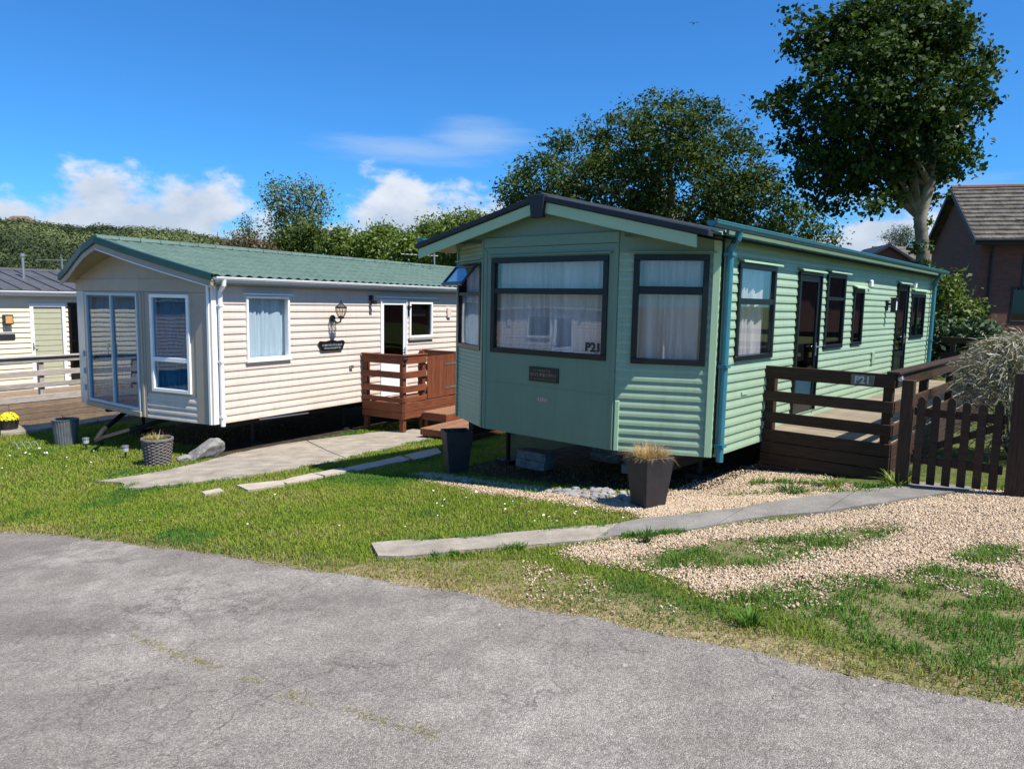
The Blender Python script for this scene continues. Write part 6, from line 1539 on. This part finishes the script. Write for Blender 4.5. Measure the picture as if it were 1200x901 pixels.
# tufts where slabs, deck and gravel meet
x, y = [], []
def along(P, n, jit, closed=False):
    P = np.array(P); d = np.r_[0, np.cumsum(np.hypot(*np.diff(P, axis=0).T))]; s = r4.uniform(0, d[-1], n)
    return np.interp(s, d, P[:, 0]) + r4.normal(0, jit, n), np.interp(s, d, P[:, 1]) + r4.normal(0, jit, n)
ED = []
for P_, n_, h_ in ((P2T[:6], 2600, .045), (P2B[1:7], 2200, .05), (P1B, 2600, .05), (P1T[:3], 300, .05), ([(2.35, 7.0), (2.6, 7.05), (3.1, 6.75), (3.45, 6.5)], 700, .075), ([(2.0, 6.6), (2.8, 6.55), (3.4, 6.4)], 500, .05), ([(-1.3, 8.65), (-.5, 7.9), (.3, 7.15)], 600, .05)):
    x, y = along(P_, n_, .03); P = np.stack([x, y, gz(x, y) - .01], 1); cl = fbm(x, y, 6, 88); P = P[cl > .47]
    ED.append(scatter_blades(P, h_, .0035, r4.random(len(P))))
V, F, T = join(ED); tag(npmesh('edge_grass', V, F, LM['green'], T), 'longer grass tufts along slab and deck edges', 'grass', kind='stuff')
def weed(label, x, y, n, h, w, mat, seed, lean=.9, br=.05):
    e = empty('weed', (x, y, float(gz(x, y)) - .01)); tag(e, label, 'weed', 'weeds in the gravel and verge'); blades('leaves', (0, 0, 0), n, h, 0, lean, w, mat, e, seed, br)
weed('dark green rosette weed in the dry verge beside the road', 1.30, 3.73, 60, .10, .006, LM['green'], 1)
weed('single leafy weed growing at the gravel corner of the footpath', 1.03, 5.27, 26, .11, .008, LM['weed'], 2, .6, .02)
weed('bright green leafy weed at the right foot of the dark deck', 3.62, 6.66, 90, .13, .009, LM['lime'], 3, .9, .10)
weed('low spreading weed in gravel before the dark deck', 2.62, 6.62, 80, .09, .008, LM['weed'], 4, 1.2, .09)
weed('pale green weed against the dark deck skirting', 3.05, 6.72, 70, .11, .006, LM['lime'], 5, .8, .10)
weed('small leafy weed under the picket gate', 3.86, 6.95, 60, .12, .009, LM['weed'], 6, .8, .09)

# daisies
def discs(P, s, r_):
    n = len(P); k = 7; a = np.arange(k) * 2 * math.pi / k; nrm = r_.normal(0, .25, (n, 2)); V = np.zeros((n, k, 3))
    V[:, :, 0] = np.cos(a) * s[:, None]; V[:, :, 1] = np.sin(a) * s[:, None]; V[:, :, 2] = V[:, :, 0] * nrm[:, :1] + V[:, :, 1] * nrm[:, 1:]
    return (V + P[:, None]).reshape(-1, 3), np.arange(n * k).reshape(n, k)
dx, dy = [], []
for cx, cy, n_, s_ in ((-.2, 6.6, 26, .35), (.3, 6.0, 26, .22), (-.9, 6.1, 12, .3), (-.9, 7.1, 14, .5), (.75, 6.35, 14, .2), (-7.4, 11.4, 26, .35), (-6.2, 10.4, 18, .5), (-5.6, 9.6, 14, .5), (-7.8, 10.4, 14, .4), (-2.5, 6.8, 8, .8)):
    dx.append(r4.normal(cx, s_, n_)); dy.append(r4.normal(cy, s_, n_))
x, y = np.concatenate(dx)[::2], np.concatenate(dy)[::2]; q = masks(x, y); sel = q['lawn'] & ~q['hard'] & ~q['under'] & ~q['strip']; x, y = x[sel], y[sel]
V, F = discs(np.stack([x, y, gz(x, y) + .045], 1), r4.uniform(.006, .010, len(x)) * np.interp(y, [5, 12], [1, 1.7]), r4)
tag(npmesh('daisies', V, F, MT['daisy']), 'white daisies dotted over the lawn', 'flowers', kind='stuff')

# gravel: real pebbles, pressed into the ground
ico = bmesh.new(); bmesh.ops.create_cube(ico, size=1.25); bmesh.ops.bevel(ico, geom=ico.verts[:], offset=.42, affect='VERTICES'); bmesh.ops.triangulate(ico, faces=ico.faces[:]); IV = np.array([v.co[:] for v in ico.verts]); IF = np.array([[v.index for v in f.verts] for f in ico.faces]); ico.free()
def pebbles(x, y, s, r_, sink=.25):
    n = len(x); A = r_.normal(size=(n, 3, 3)); Q, _ = np.linalg.qr(A); sc = s[:, None] * np.stack([r_.uniform(.9, 1.35, n), r_.uniform(.7, 1, n), r_.uniform(.45, .75, n)], 1)
    V = IV[None] * (1 + r_.uniform(-.16, .16, (n, len(IV), 1))) * sc[:, None]; V = np.einsum('nij,nkj->nki', Q, V); V[:, :, 2] *= .8
    V += np.stack([x, y, gz(x, y) + s * (.5 - sink)], 1)[:, None]
    return V.reshape(-1, 3), (np.arange(n)[:, None, None] * len(IV) + IF[None]).reshape(-1, 3), np.repeat(r_.random(n), len(IV))
def stonemat(name, cols):
    m_, n, l = mat_new(name); out = N(n, 'ShaderNodeOutputMaterial'); b = N(n, 'ShaderNodeBsdfPrincipled'); l.new(b.outputs[0], out.inputs[0]); b.inputs['Roughness'].default_value = .8; b.inputs['Specular IOR Level'].default_value = .25
    at = N(n, 'ShaderNodeAttribute', attribute_name='tint'); rp = N(n, 'ShaderNodeValToRGB'); l.new(at.outputs['Fac'], rp.inputs[0]); e = rp.color_ramp.elements
    e[0].color = rgba(cols[0]); e[1].color = rgba(cols[-1])
    for i, c in enumerate(cols[1:-1]): q = e.new((i + 1) / (len(cols) - 1)); q.color = rgba(c)
    l.new(rp.outputs[0], b.inputs['Base Color']); return m_
PX, PY, PS = [], [], []
for (x0, x1, y0, y1, dens, smin, smax) in ((.1, 5.2, 3.9, 6.6, 10500, .0045, .0105), (-1.4, 3.6, 5.9, 9.0, 5600, .006, .0115)):
    x, y = sample(x0, x1, y0, y1, dens); q = masks(x, y, .05)
    thin = fbm(x, y, 4, 18)
    ok = (q['gravel'] | q['strip']) & ~q['hard'] & (~q['under'] | (r4.random(len(x)) < .35))
    ok |= q['lawn'] & ~q['hard'] & ((q['isles'] | q['dry']) & (r4.random(len(x)) < np.where(q['isles'], .22, .14) * np.clip((thin - .44) * 8, 0, 1)))
    PX.append(x[ok]); PY.append(y[ok]); PS.append(r4.uniform(smin, smax, ok.sum()) * np.where(r4.random(ok.sum()) < .06, 1.5, 1))
V, F, T = pebbles(np.concatenate(PX), np.concatenate(PY), np.concatenate(PS), r4)
tag(npmesh('gravel', V, F, stonemat('golden_gravel', [(.21, .15, .09), (.40, .29, .18), (.52, .385, .245), (.44, .345, .255), (.62, .505, .37), (.34, .225, .145)]), T), 'golden buff gravel spread beside the footpath', 'gravel', kind='stuff')
# loose chippings on the road
n_ = 9000; s = r4.random(n_); x = r4.uniform(-5, 3.0, n_); y = road_y(x) - np.abs(r4.normal(0, .33, n_)) * np.where(r4.random(n_) < .75, 1, 3.5); ok = (y > .6)
x, y = x[ok], y[ok]
V, F, T = pebbles(x, y, r4.uniform(.0025, .0065, len(x)) * np.where(r4.random(len(x)) < .06, 1.6, 1), r4, sink=.1)
tag(npmesh('road_chippings', V, F, stonemat('road_chipping', [(.16, .14, .12), (.28, .24, .20), (.42, .37, .31), (.24, .21, .19)]), T), 'loose stone chippings along the road edge', 'gravel', kind='stuff')
# grass growing in the road crack
CRK = [(-2.2, 4.06), (-1.75, 3.72), (-1.3, 3.42), (-.98, 3.2), (-.72, 3.05), (-.47, 2.92), (-.25, 2.8), (-.1, 2.72)]
x, y = along(CRK, 4200, .022); cl = fbm(x, y, 5, 55); k = cl > .52; P = np.stack([x[k], y[k], gz(x[k], y[k]) + .004], 1)
P = P[r4.random(len(P)) < .55]; V, F, T = scatter_blades(P, .010, .0016, r4.uniform(.8, 1, len(P)), 1.0)
tag(npmesh('crack_grass', V, F, LM['drygrass'], T * .4), 'sparse yellowish grass growing in the road crack', 'grass', kind='stuff')
